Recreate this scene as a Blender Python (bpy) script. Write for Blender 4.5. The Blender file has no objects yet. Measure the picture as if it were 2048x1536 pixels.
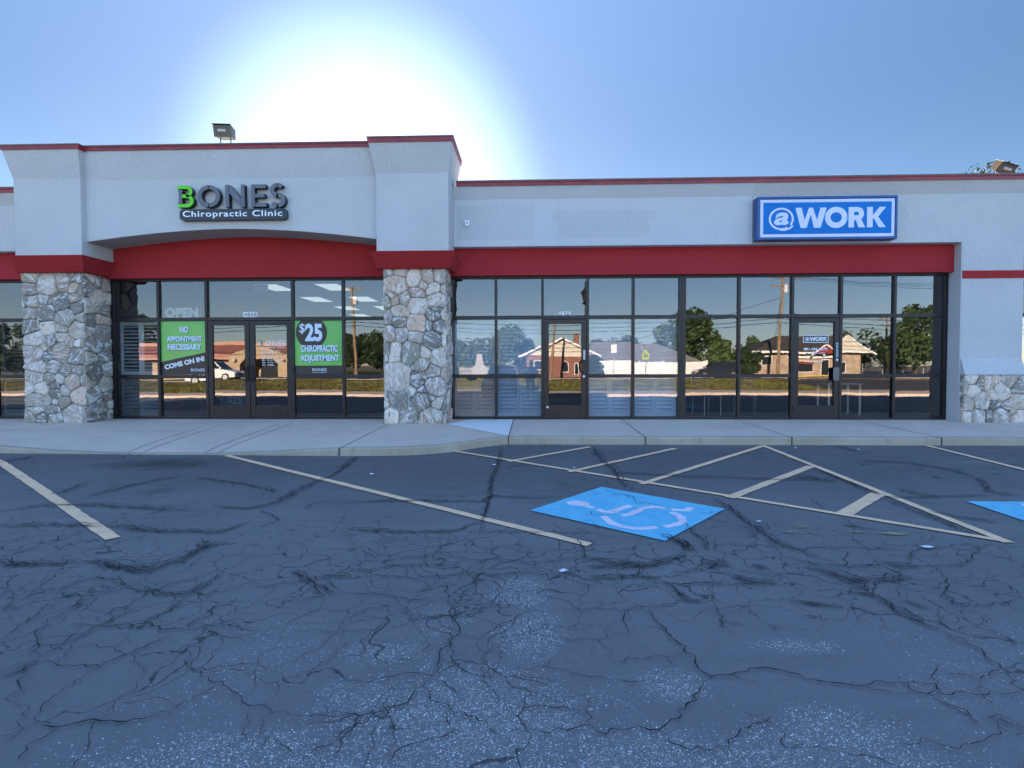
import bpy, bmesh, math, random
import numpy as np
from mathutils import Vector, Matrix, noise as mnoise
R = math.radians
S = bpy.context.scene
COL = S.collection

# ------------------------------------------------------------------ camera
cam_d = bpy.data.cameras.new('camera')
cam = bpy.data.objects.new('camera', cam_d); COL.objects.link(cam)
cam_d.sensor_width = 36.0; cam_d.lens = 20.03; cam_d.clip_start = 0.05; cam_d.clip_end = 3000
def cam_matrix(yaw, pitch, roll, loc):
    cy, sy, cp, sp, cr, sr = math.cos(yaw), math.sin(yaw), math.cos(pitch), math.sin(pitch), math.cos(roll), math.sin(roll)
    fw = Vector((-sy*cp, cy*cp, sp)); r0 = Vector((cy, sy, 0)); u0 = r0.cross(fw)
    r = r0*cr + u0*sr; u = -r0*sr + u0*cr
    m = Matrix.Identity(4)
    for i, c in enumerate((r, u, -fw)):
        for j in range(3): m[j][i] = c[j]
    m.translation = loc
    return m
cam.matrix_world = cam_matrix(0.0354169, -0.0295879, -0.0021308, Vector((0, -12.27, 1.30)))
S.camera = cam

# ------------------------------------------------------------------ sky, sun, exposure
SUN_EL, SUN_AZ = R(16), R(-16)          # azimuth from +Y (into the facade), negative towards -X
SKY_FRONT, SKY_ZENITH, SKY_TINT, SKY_HALO = .36, 2.6, (1.0, .99, 1.0), 2.0
w = bpy.data.worlds.new('World'); S.world = w; w.use_nodes = True
nt = w.node_tree; nt.nodes.clear()
wo = nt.nodes.new('ShaderNodeOutputWorld'); bg = nt.nodes.new('ShaderNodeBackground')
sky = nt.nodes.new('ShaderNodeTexSky'); sky.sky_type = 'NISHITA'; sky.sun_disc = False
sky.sun_elevation = SUN_EL; sky.sun_rotation = SUN_AZ
sky.altitude = 1300; sky.air_density = 1.0; sky.dust_density = .5; sky.ozone_density = 3.0
bg.inputs['Strength'].default_value = 0.055
# the sky on the sun side is far brighter than the rest; the phone held it back, so its radiance is lowered by direction
geo = nt.nodes.new('ShaderNodeTexCoord')
def wmath(op, a, b):
    n_ = nt.nodes.new('ShaderNodeMath'); n_.operation = op
    for i_, v_ in enumerate((a, b)):
        if isinstance(v_, bpy.types.NodeSocket): nt.links.new(v_, n_.inputs[i_])
        else: n_.inputs[i_].default_value = v_
    return n_.outputs[0]
def wdot(v, lo, hi, a, b):
    d_ = nt.nodes.new('ShaderNodeVectorMath'); d_.operation = 'DOT_PRODUCT'; nt.links.new(geo.outputs['Generated'], d_.inputs[0]); d_.inputs[1].default_value = v
    m_ = nt.nodes.new('ShaderNodeMapRange'); m_.interpolation_type = 'SMOOTHSTEP'; nt.links.new(d_.outputs['Value'], m_.inputs[0])
    for i_, x_ in enumerate((lo, hi, a, b)): m_.inputs[i_+1].default_value = x_
    return m_.outputs[0]
front = wdot((0, .927, .375), .20, .72, 1.0, SKY_FRONT)
zen = wdot((0, 0, 1), .30, .95, 1.0, SKY_ZENITH)
halo = wdot((math.sin(SUN_AZ)*math.cos(SUN_EL), math.cos(SUN_AZ)*math.cos(SUN_EL), math.sin(SUN_EL)), math.cos(R(18)), math.cos(R(6)), 1.0, SKY_HALO)      # bright aureole of dust close to the sun
gain = nt.nodes.new('ShaderNodeVectorMath'); gain.operation = 'SCALE'
tint = nt.nodes.new('ShaderNodeVectorMath'); tint.operation = 'MULTIPLY'; tint.inputs[1].default_value = SKY_TINT
nt.links.new(sky.outputs[0], tint.inputs[0]); nt.links.new(tint.outputs[0], gain.inputs[0]); nt.links.new(wmath('MULTIPLY', wmath('MULTIPLY', front, zen), halo), gain.inputs['Scale'])
nt.links.new(gain.outputs[0], bg.inputs[0]); nt.links.new(bg.outputs[0], wo.inputs[0])
sun_d = bpy.data.lights.new('sun', 'SUN'); sun_d.energy = 5.0; sun_d.angle = R(0.5); sun_d.color = (1, .90, .76)
sun = bpy.data.objects.new('sun', sun_d); COL.objects.link(sun)
to_sun = Vector((math.sin(SUN_AZ)*math.cos(SUN_EL), math.cos(SUN_AZ)*math.cos(SUN_EL), math.sin(SUN_EL)))
sun.rotation_euler = to_sun.to_track_quat('Z', 'Y').to_euler(); sun.location = (-20, 60, 30)
S.view_settings.view_transform = 'Standard'; S.view_settings.look = 'None'
S.view_settings.gamma = 1.0; S.view_settings.exposure = 3.0
S.cycles.max_bounces = 10; S.cycles.transparent_max_bounces = 16

# ------------------------------------------------------------------ data traced from the place
CRACKS=[(0,0.146,[(-2.57,-5.45),(-2.63,-6.19),(-2.62,-6.55),(-2.79,-6.82),(-3.16,-6.76)]),(0,0.077,[(-2.54,-4.46),(-2.5,-5.3),(-2.55,-5.5)]),(0,0.031,[(-2.67,-6.88),(-2.44,-7.02),(-2.32,-7.21),(-2.36,-7.37),(-2.42,-7.42)]),(0,0.111,[(-3.76,-7.45),(-3.61,-7.4),(-3.29,-7.54),(-2.63,-7.57),(-2.55,-7.3)]),(0,0.102,[(-4.69,-7.45),(-4.27,-7.39),(-3.78,-7.43)]),(0,0.196,[(-3.29,-8.27),(-2.93,-8.36),(-2.67,-8.39),(-2.55,-8.21),(-2.57,-7.91),(-2.44,-7.83)]),(0,0.127,[(-3.79,-8.38),(-3.45,-8.34),(-3.28,-8.29)]),(0,0.061,[(-3.92,-8.25),(-3.67,-8.35),(-3.53,-8.31)]),(0,0.07,[(-3.0,-8.8),(-3.01,-8.69),(-2.98,-8.57)]),(0,0.025,[(-2.98,-8.57),(-2.74,-8.62),(-2.59,-8.74)]),(0,0.033,[(-3.0,-8.8),(-2.87,-8.86),(-2.74,-8.83),(-2.62,-8.75)]),(0,0.055,[(-2.73,-9.05),(-2.74,-8.88)]),(0,0.079,[(-2.59,-8.74),(-2.44,-8.76),(-2.3,-8.83),(-2.14,-8.79),(-2.13,-8.64),(-2.14,-8.43)]),(0,0.099,[(-1.67,-8.42),(-1.5,-8.57),(-1.33,-8.7),(-1.25,-8.8)]),(0,0.082,[(-1.42,-8.54),(-1.26,-8.49)]),(0,0.047,[(-1.87,-8.63),(-1.72,-8.67),(-1.55,-8.57),(-1.45,-8.59)]),(0,0.042,[(-2.37,-8.83),(-2.05,-8.81),(-1.88,-8.72),(-1.87,-8.63)]),(0,0.155,[(-7.49,-4.49),(-7.51,-4.23),(-7.48,-3.94)]),(0,0.093,[(-5.29,-5.75),(-5.21,-6.09),(-5.2,-6.32)]),(0,0.174,[(-5.13,-7.0),(-4.93,-6.74),(-4.49,-6.73),(-3.91,-6.81),(-3.34,-6.89)]),(0,0.072,[(-4.13,-5.44),(-3.5,-5.71),(-2.93,-6.04),(-2.82,-6.19)]),(0,0.123,[(-4.73,-6.39),(-4.69,-5.99),(-4.61,-5.73),(-4.4,-5.34)]),(0,0.118,[(-2.69,-7.84),(-2.56,-7.95),(-2.54,-7.83)]),(0,0.06,[(-3.08,-8.33),(-2.79,-8.45),(-2.6,-8.48)]),(1,0.012,[(-2.45,-9.22),(-2.45,-9.12),(-2.46,-9.03),(-2.4,-9.03),(-2.42,-8.91),(-2.43,-8.79),(-2.36,-8.68),(-2.3,-8.59),(-2.25,-8.47)]),(1,0.011,[(-2.15,-9.21),(-2.18,-9.15),(-2.14,-9.07),(-2.15,-8.93),(-2.14,-8.83),(-2.14,-8.79)]),(1,0.011,[(-1.93,-9.21),(-1.86,-9.14),(-1.86,-9.06),(-1.89,-9.01),(-1.78,-8.87),(-1.78,-8.82)]),(1,0.005,[(-1.73,-9.2),(-1.74,-9.1),(-1.78,-9.03)]),(1,0.008,[(-2.85,-9.23),(-2.88,-9.15),(-2.85,-9.04),(-2.87,-8.92)]),(1,0.005,[(-3.56,-8.63),(-3.41,-8.71),(-3.35,-8.7),(-3.27,-8.78),(-3.18,-8.81),(-3.1,-8.93),(-3.02,-8.99)]),(1,0.01,[(-1.51,-9.04),(-1.49,-8.98),(-1.51,-8.91),(-1.38,-8.86),(-1.28,-8.83)]),(1,0.011,[(-3.2,-8.78),(-3.04,-8.78)]),(1,0.007,[(-1.6,-7.35),(-1.72,-7.27),(-1.74,-7.11),(-1.8,-6.97)]),(1,0.013,[(-2.21,-6.86),(-2.22,-6.67),(-2.16,-6.54),(-1.85,-6.6)]),(1,0.008,[(-1.94,-8.02),(-2.0,-7.86),(-1.97,-7.73)]),(1,0.013,[(-3.98,-8.18),(-3.89,-8.18),(-3.91,-8.03),(-3.89,-7.78),(-3.96,-7.6)]),(1,0.008,[(-2.48,-8.14),(-2.45,-8.28),(-2.42,-8.41),(-2.44,-8.51)]),(0,0.064,[(-0.51,-3.18),(-0.48,-4.48),(-0.5,-5.55),(-0.46,-6.29),(-0.45,-7.05),(-0.45,-7.42)]),(0,0.095,[(-2.57,-4.76),(-2.57,-4.33),(-2.58,-3.92)]),(0,0.066,[(-1.96,-6.57),(-1.45,-6.49),(-0.52,-6.5),(-0.41,-6.25),(-0.05,-6.35),(0.31,-6.3)]),(0,0.061,[(-1.66,-7.45),(-1.35,-7.49),(-0.98,-7.53),(-0.62,-7.47),(-0.5,-7.22)]),(0,0.042,[(-0.44,-7.51),(-0.18,-7.5),(0.46,-7.51)]),(0,0.116,[(1.0,-2.89),(1.0,-4.19),(1.06,-4.8),(1.04,-5.51),(1.07,-5.86)]),(0,0.125,[(1.07,-5.02),(1.65,-5.16),(1.94,-5.2)]),(1,0.013,[(-1.4,-8.2),(-1.15,-8.21),(-0.99,-8.17),(-0.83,-8.1),(-0.67,-8.07),(-0.41,-8.16),(-0.22,-8.15),(-0.03,-8.21),(0.15,-8.19)]),(0,0.032,[(0.15,-8.19),(0.34,-8.1),(0.39,-8.06),(0.39,-7.87),(0.38,-7.67)]),(1,0.013,[(-1.35,-8.37),(-1.16,-8.38),(-0.88,-8.3),(-0.58,-8.23)]),(1,0.013,[(-1.3,-8.49),(-1.08,-8.47),(-0.77,-8.52),(-0.55,-8.45),(-0.26,-8.44),(-0.09,-8.41),(0.09,-8.43),(0.26,-8.41),(0.38,-8.47)]),(0,0.054,[(0.38,-8.47),(0.66,-8.45),(0.88,-8.47)]),(0,0.111,[(0.38,-8.1),(0.58,-8.2),(0.82,-8.22),(1.17,-8.04)]),(0,0.052,[(0.39,-8.27),(0.75,-8.26),(0.93,-8.27)]),(0,0.04,[(0.71,-8.16),(0.76,-8.26),(0.71,-8.45)]),(0,0.104,[(1.07,-7.52),(1.19,-7.73),(1.2,-7.93)]),(0,0.05,[(0.87,-8.53),(0.9,-8.69),(0.95,-8.84)]),(0,0.075,[(-1.3,-8.5),(-1.26,-8.49)]),(1,0.006,[(-1.63,-7.54),(-1.48,-7.72),(-1.39,-7.92),(-1.28,-8.18)]),(1,0.006,[(-1.26,-7.92),(-1.24,-8.11)]),(1,0.005,[(-0.92,-7.52),(-0.83,-7.74),(-0.82,-8.02),(-0.76,-8.23)]),(1,0.007,[(-0.69,-7.56),(-0.66,-7.82),(-0.73,-8.02)]),(1,0.005,[(-0.56,-7.61),(-0.47,-7.78),(-0.51,-7.94),(-0.49,-8.09)]),(1,0.005,[(-0.34,-7.69),(-0.3,-8.01)]),(1,0.005,[(-0.1,-7.72),(-0.09,-7.89),(-0.15,-8.08)]),(1,0.005,[(-1.1,-8.56),(-1.06,-8.72),(-0.84,-8.82),(-0.81,-8.94)]),(1,0.005,[(-0.94,-8.58),(-0.92,-8.74)]),(1,0.009,[(-0.58,-8.57),(-0.54,-8.76),(-0.48,-8.93)]),(0,0.02,[(-0.48,-8.93),(-0.46,-9.04),(-0.45,-9.16)]),(1,0.008,[(-0.37,-8.51),(-0.37,-8.62),(-0.42,-8.73),(-0.45,-8.85),(-0.47,-8.97)]),(1,0.005,[(-0.83,-8.87),(-0.69,-9.07),(-0.68,-9.17)]),(1,0.01,[(-1.21,-8.78),(-0.94,-8.77),(-0.76,-8.86),(-0.66,-8.84),(-0.56,-8.8)]),(1,0.007,[(-0.67,-8.98),(-0.64,-9.11),(-0.48,-9.06)]),(1,0.009,[(-0.26,-8.5),(-0.2,-8.67),(-0.08,-8.72),(0.13,-8.69),(0.19,-8.74)]),(1,0.008,[(-0.42,-9.1),(-0.34,-9.06),(-0.28,-8.92),(-0.17,-8.87)]),(1,0.007,[(0.25,-8.43),(0.27,-8.3),(0.35,-8.32)]),(1,0.005,[(0.31,-8.68),(0.41,-8.56)]),(1,0.005,[(0.43,-8.81),(0.41,-8.9),(0.37,-8.95)]),(1,0.005,[(0.54,-8.97),(0.5,-9.1)]),(1,0.006,[(0.68,-8.94),(0.7,-9.09)]),(1,0.009,[(0.17,-8.98),(0.48,-8.95),(0.68,-8.92),(0.96,-8.81)]),(1,0.008,[(0.66,-8.65),(0.69,-8.56),(0.83,-8.57),(1.03,-8.55)]),(1,0.01,[(-1.32,-7.96),(-1.18,-8.11),(-1.07,-8.03)]),(1,0.005,[(-1.19,-8.47),(-1.21,-8.31),(-1.28,-8.18)]),(1,0.006,[(-0.87,-8.46),(-0.89,-8.3),(-0.85,-8.2)]),(1,0.005,[(-0.53,-8.39),(-0.55,-8.19)]),(1,0.005,[(-0.35,-8.42),(-0.37,-8.15)]),(0,0.056,[(1.88,-6.3),(1.92,-6.57),(1.91,-7.05),(1.94,-7.45),(1.95,-7.75),(2.0,-7.87),(2.1,-8.02)]),(1,0.013,[(1.92,-7.75),(1.86,-7.83),(1.86,-8.02),(1.99,-8.16),(2.2,-8.22),(2.52,-8.18),(2.68,-8.21),(2.87,-8.2),(3.05,-8.15),(3.26,-7.98),(3.41,-7.83),(3.59,-7.71),(3.69,-7.75),(3.79,-7.78)]),(0,0.107,[(2.52,-8.18),(2.64,-8.21),(2.72,-8.2)]),(0,0.147,[(1.9,-8.23),(2.03,-8.32),(2.1,-8.41),(2.16,-8.49),(2.29,-8.46),(2.55,-8.39)]),(0,0.14,[(1.21,-8.15),(1.31,-8.21),(1.4,-8.24)]),(0,0.122,[(1.33,-8.43),(1.44,-8.51),(1.6,-8.51)]),(0,0.084,[(1.55,-8.2),(1.66,-8.27)]),(0,0.03,[(0.98,-8.35),(1.16,-8.31),(1.39,-8.14)]),(0,0.032,[(0.92,-8.56),(1.25,-8.57),(1.6,-8.51)]),(0,0.067,[(1.33,-7.46),(1.4,-7.68),(1.35,-7.89)]),(0,0.069,[(1.15,-7.65),(1.21,-7.81),(1.21,-7.93)]),(0,0.077,[(1.96,-8.66),(2.09,-8.71),(2.14,-8.85),(2.18,-8.96),(2.19,-9.07)]),(0,0.077,[(1.57,-8.82),(1.73,-8.86)]),(0,0.085,[(2.2,-8.78),(2.33,-8.89)]),(0,0.083,[(1.98,-8.38),(2.13,-8.55),(2.11,-8.68)]),(1,0.013,[(2.8,-8.3),(2.7,-8.51),(2.57,-8.67),(2.52,-8.82),(2.61,-8.84),(2.97,-8.76)]),(1,0.005,[(2.76,-8.42),(2.87,-8.42),(2.99,-8.35),(3.01,-8.23),(3.06,-8.13)]),(1,0.005,[(2.9,-8.47),(2.85,-8.64),(2.93,-8.68),(3.06,-8.58),(3.05,-8.44),(3.03,-8.35)]),(1,0.005,[(1.9,-8.41),(1.85,-8.58)]),(1,0.006,[(1.14,-8.55),(1.12,-8.74),(1.07,-8.95),(1.06,-9.12)]),(0,0.055,[(0.9,-8.64),(0.93,-8.82),(1.05,-8.81)]),(1,0.011,[(2.65,-8.21),(2.79,-8.0),(2.89,-7.88),(3.13,-7.8),(3.39,-7.71),(3.55,-7.69)]),(1,0.013,[(2.0,-7.87),(2.28,-7.82),(2.61,-7.81),(2.86,-7.88)]),(1,0.007,[(2.3,-8.62),(2.25,-8.75)]),(1,0.006,[(2.4,-8.84),(2.33,-8.98),(2.29,-9.08)]),(1,0.005,[(2.61,-8.95),(2.5,-9.08)]),(1,0.005,[(2.55,-8.67),(2.49,-8.77)]),(0,0.163,[(4.52,-4.12),(5.15,-4.24),(5.39,-4.71),(5.4,-5.13)]),(0,0.087,[(5.4,-5.13),(5.23,-5.51),(4.88,-6.01)]),(0,0.175,[(4.98,-2.74),(4.97,-3.4)]),(0,0.117,[(1.75,-5.21),(2.26,-5.25),(2.92,-5.38),(3.53,-5.36)]),(0,0.152,[(4.07,-5.79),(4.1,-6.03),(4.23,-6.24)]),(0,0.074,[(3.68,-4.69),(3.69,-5.45),(3.66,-6.15)]),(0,0.06,[(3.63,-6.33),(3.65,-6.95),(3.65,-7.45)]),(0,0.067,[(3.6,-6.26),(4.35,-6.17),(4.83,-6.12)]),(0,0.181,[(4.92,-6.01),(5.14,-6.08)]),(1,0.013,[(2.84,-6.91),(2.82,-7.23),(2.81,-7.38),(2.88,-7.42)]),(1,0.012,[(2.88,-6.28),(2.83,-6.68)]),(1,0.013,[(1.53,-7.72),(1.76,-7.84)]),(0,0.179,[(3.17,-5.27),(3.38,-5.17),(3.45,-5.46),(3.61,-5.36)]),(0,0.14,[(3.77,-6.77),(3.88,-6.94),(4.14,-7.1)]),(0,0.107,[(-2.47,-9.75),(-2.44,-9.6)]),(0,0.035,[(-2.44,-9.6),(-2.43,-9.37),(-2.4,-9.22),(-2.36,-8.97)]),(0,0.024,[(-2.44,-9.6),(-2.28,-9.88),(-2.23,-9.95)]),(1,0.009,[(-2.79,-9.42),(-2.83,-9.32),(-2.86,-9.11),(-2.95,-8.95)]),(0,0.022,[(-2.45,-9.59),(-2.68,-9.32),(-2.74,-9.2),(-2.72,-9.01),(-2.73,-8.91)]),(1,0.013,[(-2.44,-9.25),(-2.3,-9.24),(-2.15,-9.2),(-2.02,-9.28),(-1.91,-9.28),(-1.74,-9.2),(-1.53,-9.24)]),(1,0.013,[(-2.15,-9.2),(-2.11,-8.93)]),(1,0.01,[(-1.9,-9.27),(-1.88,-9.02),(-1.89,-8.95)]),(1,0.005,[(-1.53,-9.24),(-1.33,-9.25),(-1.05,-9.27),(-0.88,-9.24),(-0.69,-9.19),(-0.7,-9.05),(-0.8,-8.96),(-0.95,-8.96),(-1.06,-9.15),(-1.04,-9.27),(-1.09,-9.45),(-1.16,-9.57),(-1.3,-9.69),(-1.43,-9.65)]),(1,0.011,[(-2.44,-9.6),(-2.29,-9.64),(-2.08,-9.64),(-2.01,-9.52),(-1.91,-9.29)]),(1,0.005,[(-2.0,-9.53),(-1.87,-9.66),(-1.83,-9.7)]),(1,0.005,[(-2.29,-9.64),(-2.35,-9.54),(-2.41,-9.31)]),(1,0.006,[(-2.07,-9.64),(-2.1,-9.77),(-2.08,-9.91),(-2.09,-9.98),(-2.0,-10.06),(-1.9,-10.08)]),(1,0.013,[(-1.99,-10.08),(-1.9,-10.08),(-1.8,-10.05),(-1.69,-10.04),(-1.58,-10.01),(-1.52,-9.98)]),(1,0.006,[(-1.9,-10.09),(-1.94,-10.2),(-1.89,-10.28)]),(1,0.008,[(-2.09,-10.15),(-2.01,-10.09),(-2.0,-10.07)]),(1,0.005,[(-2.05,-10.19),(-2.04,-10.13),(-2.15,-9.96),(-2.25,-9.93)]),(1,0.008,[(-1.77,-9.47),(-1.71,-9.52),(-1.68,-9.61),(-1.49,-9.74),(-1.39,-9.78),(-1.3,-9.83),(-1.22,-9.91),(-1.11,-9.95),(-0.98,-9.99)]),(1,0.008,[(-1.51,-9.98),(-1.52,-10.04)]),(1,0.006,[(-1.52,-9.98),(-1.49,-9.89),(-1.43,-9.79)]),(1,0.005,[(-1.28,-9.73),(-1.17,-9.76),(-1.13,-9.82),(-1.14,-9.93)]),(1,0.006,[(-1.15,-9.74),(-1.02,-9.61),(-0.96,-9.35)]),(0,0.017,[(-0.5,-8.84),(-0.42,-9.25),(-0.45,-9.48),(-0.45,-9.68)]),(0,0.02,[(-0.45,-9.68),(-0.57,-9.86),(-0.73,-10.06),(-0.79,-10.17),(-0.86,-10.24)]),(1,0.005,[(-0.67,-9.02),(-0.63,-9.23),(-0.52,-9.41),(-0.59,-9.53),(-0.65,-9.54),(-0.69,-9.42),(-0.65,-9.29)]),(1,0.013,[(-0.66,-9.08),(-0.46,-9.06),(-0.34,-8.98),(-0.12,-8.9)]),(1,0.008,[(-0.45,-9.68),(-0.55,-9.64),(-0.68,-9.69),(-0.75,-9.75)]),(1,0.009,[(-0.49,-9.76),(-0.44,-9.87),(-0.29,-9.95),(-0.17,-10.03),(-0.08,-10.13)]),(1,0.006,[(-0.45,-9.68),(-0.33,-9.83),(-0.29,-9.81)]),(1,0.006,[(-0.24,-9.52),(-0.23,-9.68),(-0.14,-9.85),(-0.09,-9.98)]),(1,0.005,[(-0.16,-9.19),(-0.16,-9.52),(-0.21,-9.72)]),(1,0.005,[(-1.0,-9.59),(-0.84,-9.71),(-0.67,-9.71)]),(1,0.006,[(-1.19,-9.95),(-1.12,-10.13),(-1.17,-10.19)]),(1,0.005,[(-1.11,-9.95),(-1.09,-10.07),(-1.02,-10.13),(-1.06,-10.22)]),(1,0.009,[(-0.58,-9.84),(-0.6,-9.93),(-0.71,-9.98),(-0.98,-9.99)]),(1,0.005,[(-0.86,-10.24),(-0.95,-10.16),(-1.01,-10.13)]),(1,0.008,[(-0.53,-10.26),(-0.49,-10.16),(-0.37,-10.11),(-0.28,-10.06)]),(1,0.007,[(-0.66,-9.95),(-0.71,-10.03),(-0.71,-10.12)]),(1,0.006,[(-0.33,-10.05),(-0.37,-9.94),(-0.32,-9.9)]),(1,0.013,[(0.68,-8.95),(0.72,-9.19),(0.76,-9.35),(0.8,-9.52),(0.8,-9.62),(0.83,-9.64),(0.93,-9.62),(1.06,-9.56),(1.15,-9.57),(1.28,-9.66),(1.43,-9.69),(1.52,-9.73),(1.66,-9.75)]),(1,0.01,[(1.43,-9.69),(1.59,-9.66),(1.69,-9.68),(1.69,-9.74),(1.8,-9.75),(1.96,-9.74),(2.16,-9.73)]),(1,0.012,[(1.69,-9.68),(1.74,-9.66),(1.81,-9.68),(1.8,-9.75)]),(1,0.006,[(1.81,-9.68),(1.89,-9.57),(1.99,-9.49)]),(1,0.011,[(0.83,-9.64),(0.81,-9.67),(0.74,-9.73),(0.71,-9.8),(0.71,-9.83),(0.63,-9.88),(0.6,-9.96),(0.5,-10.03),(0.37,-10.02),(0.29,-10.05),(0.23,-10.02),(0.07,-10.05),(-0.08,-10.05)]),(1,0.009,[(0.5,-10.03),(0.54,-10.1),(0.6,-10.14),(0.74,-10.12),(0.79,-10.06),(0.88,-9.98),(0.98,-9.93)]),(1,0.008,[(-0.1,-9.62),(0.06,-9.59),(0.21,-9.63),(0.34,-9.67),(0.43,-9.69),(0.58,-9.68)]),(1,0.006,[(0.38,-9.54),(0.5,-9.49),(0.66,-9.48),(0.76,-9.43)]),(1,0.005,[(0.67,-9.46),(0.66,-9.56)]),(1,0.005,[(0.07,-9.58),(0.11,-9.49)]),(1,0.008,[(0.55,-8.95),(0.51,-9.11),(0.51,-9.28)]),(1,0.008,[(1.08,-8.95),(1.05,-9.15),(1.07,-9.22)]),(1,0.007,[(0.23,-10.02),(0.23,-9.9),(0.07,-9.9),(-0.09,-9.91)]),(1,0.005,[(0.23,-9.9),(0.25,-9.82)]),(0,0.077,[(2.11,-8.77),(2.1,-9.0),(2.19,-9.15)]),(0,0.042,[(2.19,-9.15),(2.25,-9.33),(2.21,-9.54),(2.25,-9.62)]),(1,0.006,[(2.34,-8.93),(2.24,-9.16),(2.52,-9.06),(2.57,-8.96),(2.42,-8.81)]),(1,0.013,[(2.47,-9.12),(2.49,-9.19),(2.48,-9.32)]),(1,0.009,[(2.2,-9.55),(2.05,-9.61),(1.92,-9.6)]),(1,0.005,[(2.06,-9.61),(1.96,-9.74),(1.93,-9.85)]),(0,0.041,[(1.75,-9.78),(1.78,-9.88),(1.79,-9.98)]),(0,0.057,[(1.86,-9.9),(1.9,-9.93),(1.94,-9.99)]),(1,0.006,[(1.89,-9.93),(1.83,-10.01),(1.77,-10.05),(1.61,-10.09),(1.51,-10.06),(1.4,-10.08)]),(1,0.007,[(0.93,-9.62),(0.96,-9.67),(1.04,-9.69)]),(1,0.005,[(0.76,-10.16),(0.77,-10.22)]),(0,0.129,[(1.57,-8.8),(1.67,-8.85),(1.84,-8.88)]),(0,0.089,[(0.93,-8.8),(1.02,-8.84)]),(1,0.012,[(0.8,-5.91),(0.86,-6.11),(0.93,-6.15),(1.01,-6.2),(1.06,-6.29),(1.06,-6.59)]),(1,0.012,[(1.06,-6.59),(1.14,-6.48),(1.25,-6.62),(1.33,-6.74)]),(1,0.012,[(0.54,-6.84),(0.55,-6.95)]),(1,0.012,[(0.55,-7.19),(0.55,-7.32),(0.57,-7.44)]),(1,0.012,[(1.06,-7.5),(1.13,-7.54),(1.17,-7.6)]),(1,0.012,[(1.34,-7.17),(1.36,-7.26),(1.39,-7.3)]),(1,0.012,[(1.36,-7.26),(1.33,-7.48)]),(1,0.012,[(1.58,-6.92),(1.72,-6.83),(1.79,-6.82)]),(1,0.012,[(0.45,-7.0),(0.58,-6.98),(0.78,-6.96)]),(1,0.012,[(0.99,-6.71),(1.04,-6.79)]),(1,0.012,[(0.84,-6.15),(0.86,-6.18),(0.91,-6.13)]),(1,0.012,[(1.01,-6.2),(1.02,-6.31)])]
STONES_MID=[(-2.698,3.201,0.117),(-2.844,3.202,0.078),(-2.753,2.98,0.222),(-2.37,3.081,0.13),(-2.093,3.105,0.117),(-2.199,2.963,0.065),(-1.83,3.129,0.143),(-1.976,2.87,0.13),(-1.766,2.856,0.078),(-2.967,2.642,0.091),(-2.821,2.785,0.091),(-2.597,2.666,0.117),(-2.743,2.64,0.091),(-2.319,2.781,0.117),(-2.316,2.546,0.195),(-1.912,2.648,0.182),(-1.926,2.479,0.104),(-2.665,2.431,0.156),(-1.98,2.349,0.13),(-1.769,2.361,0.091),(-2.944,2.315,0.091),(-2.68,2.235,0.13),(-2.337,2.181,0.209),(-1.863,2.126,0.13),(-2.073,2.153,0.065),(-2.894,1.974,0.13),(-2.642,1.973,0.13),(-2.365,1.945,0.143),(-2.009,1.839,0.195),(-1.732,1.864,0.104),(-2.777,1.632,0.13),(-2.447,1.605,0.222),(-2.95,1.659,0.078),(-2.182,1.578,0.13),(-1.866,1.498,0.209),(-2.224,1.368,0.156),(-2.729,1.08,0.287),(-2.013,1.21,0.156),(-2.332,1.027,0.143),(-1.962,0.921,0.222),(-2.199,1.132,0.065),(-2.479,0.816,0.117),(-2.227,0.829,0.078),(-2.693,0.632,0.235),(-2.255,0.605,0.209),(-1.912,0.552,0.117),(-1.78,0.5,0.078),(-2.043,0.684,0.052),(-2.841,0.341,0.13),(-2.523,0.328,0.182),(-2.046,0.262,0.248),(-1.702,0.276,0.052),(-1.75,1.157,0.078),(-2.986,0.579,0.065)]
STONES_LEFT=[(-10.349,3.148,0.111),(-10.012,2.994,0.21),(-9.644,3.042,0.149),(-9.379,3.166,0.099),(-10.368,2.933,0.136),(-9.437,2.964,0.087),(-9.269,2.862,0.099),(-10.48,2.693,0.05),(-10.336,2.679,0.111),(-10.071,2.741,0.111),(-9.693,2.662,0.173),(-9.417,2.724,0.087),(-10.053,2.436,0.173),(-10.369,2.438,0.111),(-9.356,2.546,0.124),(-9.623,2.332,0.198),(-9.282,2.356,0.062),(-10.35,2.17,0.136),(-10.023,2.105,0.161),(-9.707,2.129,0.111),(-9.394,2.077,0.186),(-10.265,1.903,0.161),(-9.95,1.876,0.099),(-9.725,1.951,0.099),(-9.361,1.823,0.074),(-9.518,1.849,0.087),(-9.256,1.822,0.05),(-10.3,1.596,0.173),(-10.012,1.545,0.111),(-9.747,1.62,0.21),(-9.381,1.543,0.186),(-10.112,1.723,0.062),(-10.229,1.315,0.149),(-9.912,1.34,0.161),(-9.639,1.237,0.124),(-9.402,1.262,0.111),(-9.231,1.262,0.05),(-10.274,1.111,0.161),(-9.985,1.085,0.111),(-9.774,1.084,0.099),(-9.513,1.02,0.186),(-9.262,1.058,0.074),(-10.188,0.88,0.161),(-10.399,0.88,0.05),(-9.884,0.931,0.099),(-9.874,0.777,0.111),(-9.676,0.829,0.111),(-9.376,0.726,0.186),(-10.274,0.637,0.161),(-10.024,0.624,0.087),(-9.906,0.598,0.074),(-9.682,0.598,0.124),(-10.254,0.418,0.136),(-9.936,0.444,0.124),(-10.204,0.29,0.124),(-9.914,0.277,0.124),(-9.504,0.342,0.235),(-10.39,0.264,0.05),(-9.215,0.342,0.062)]
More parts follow.
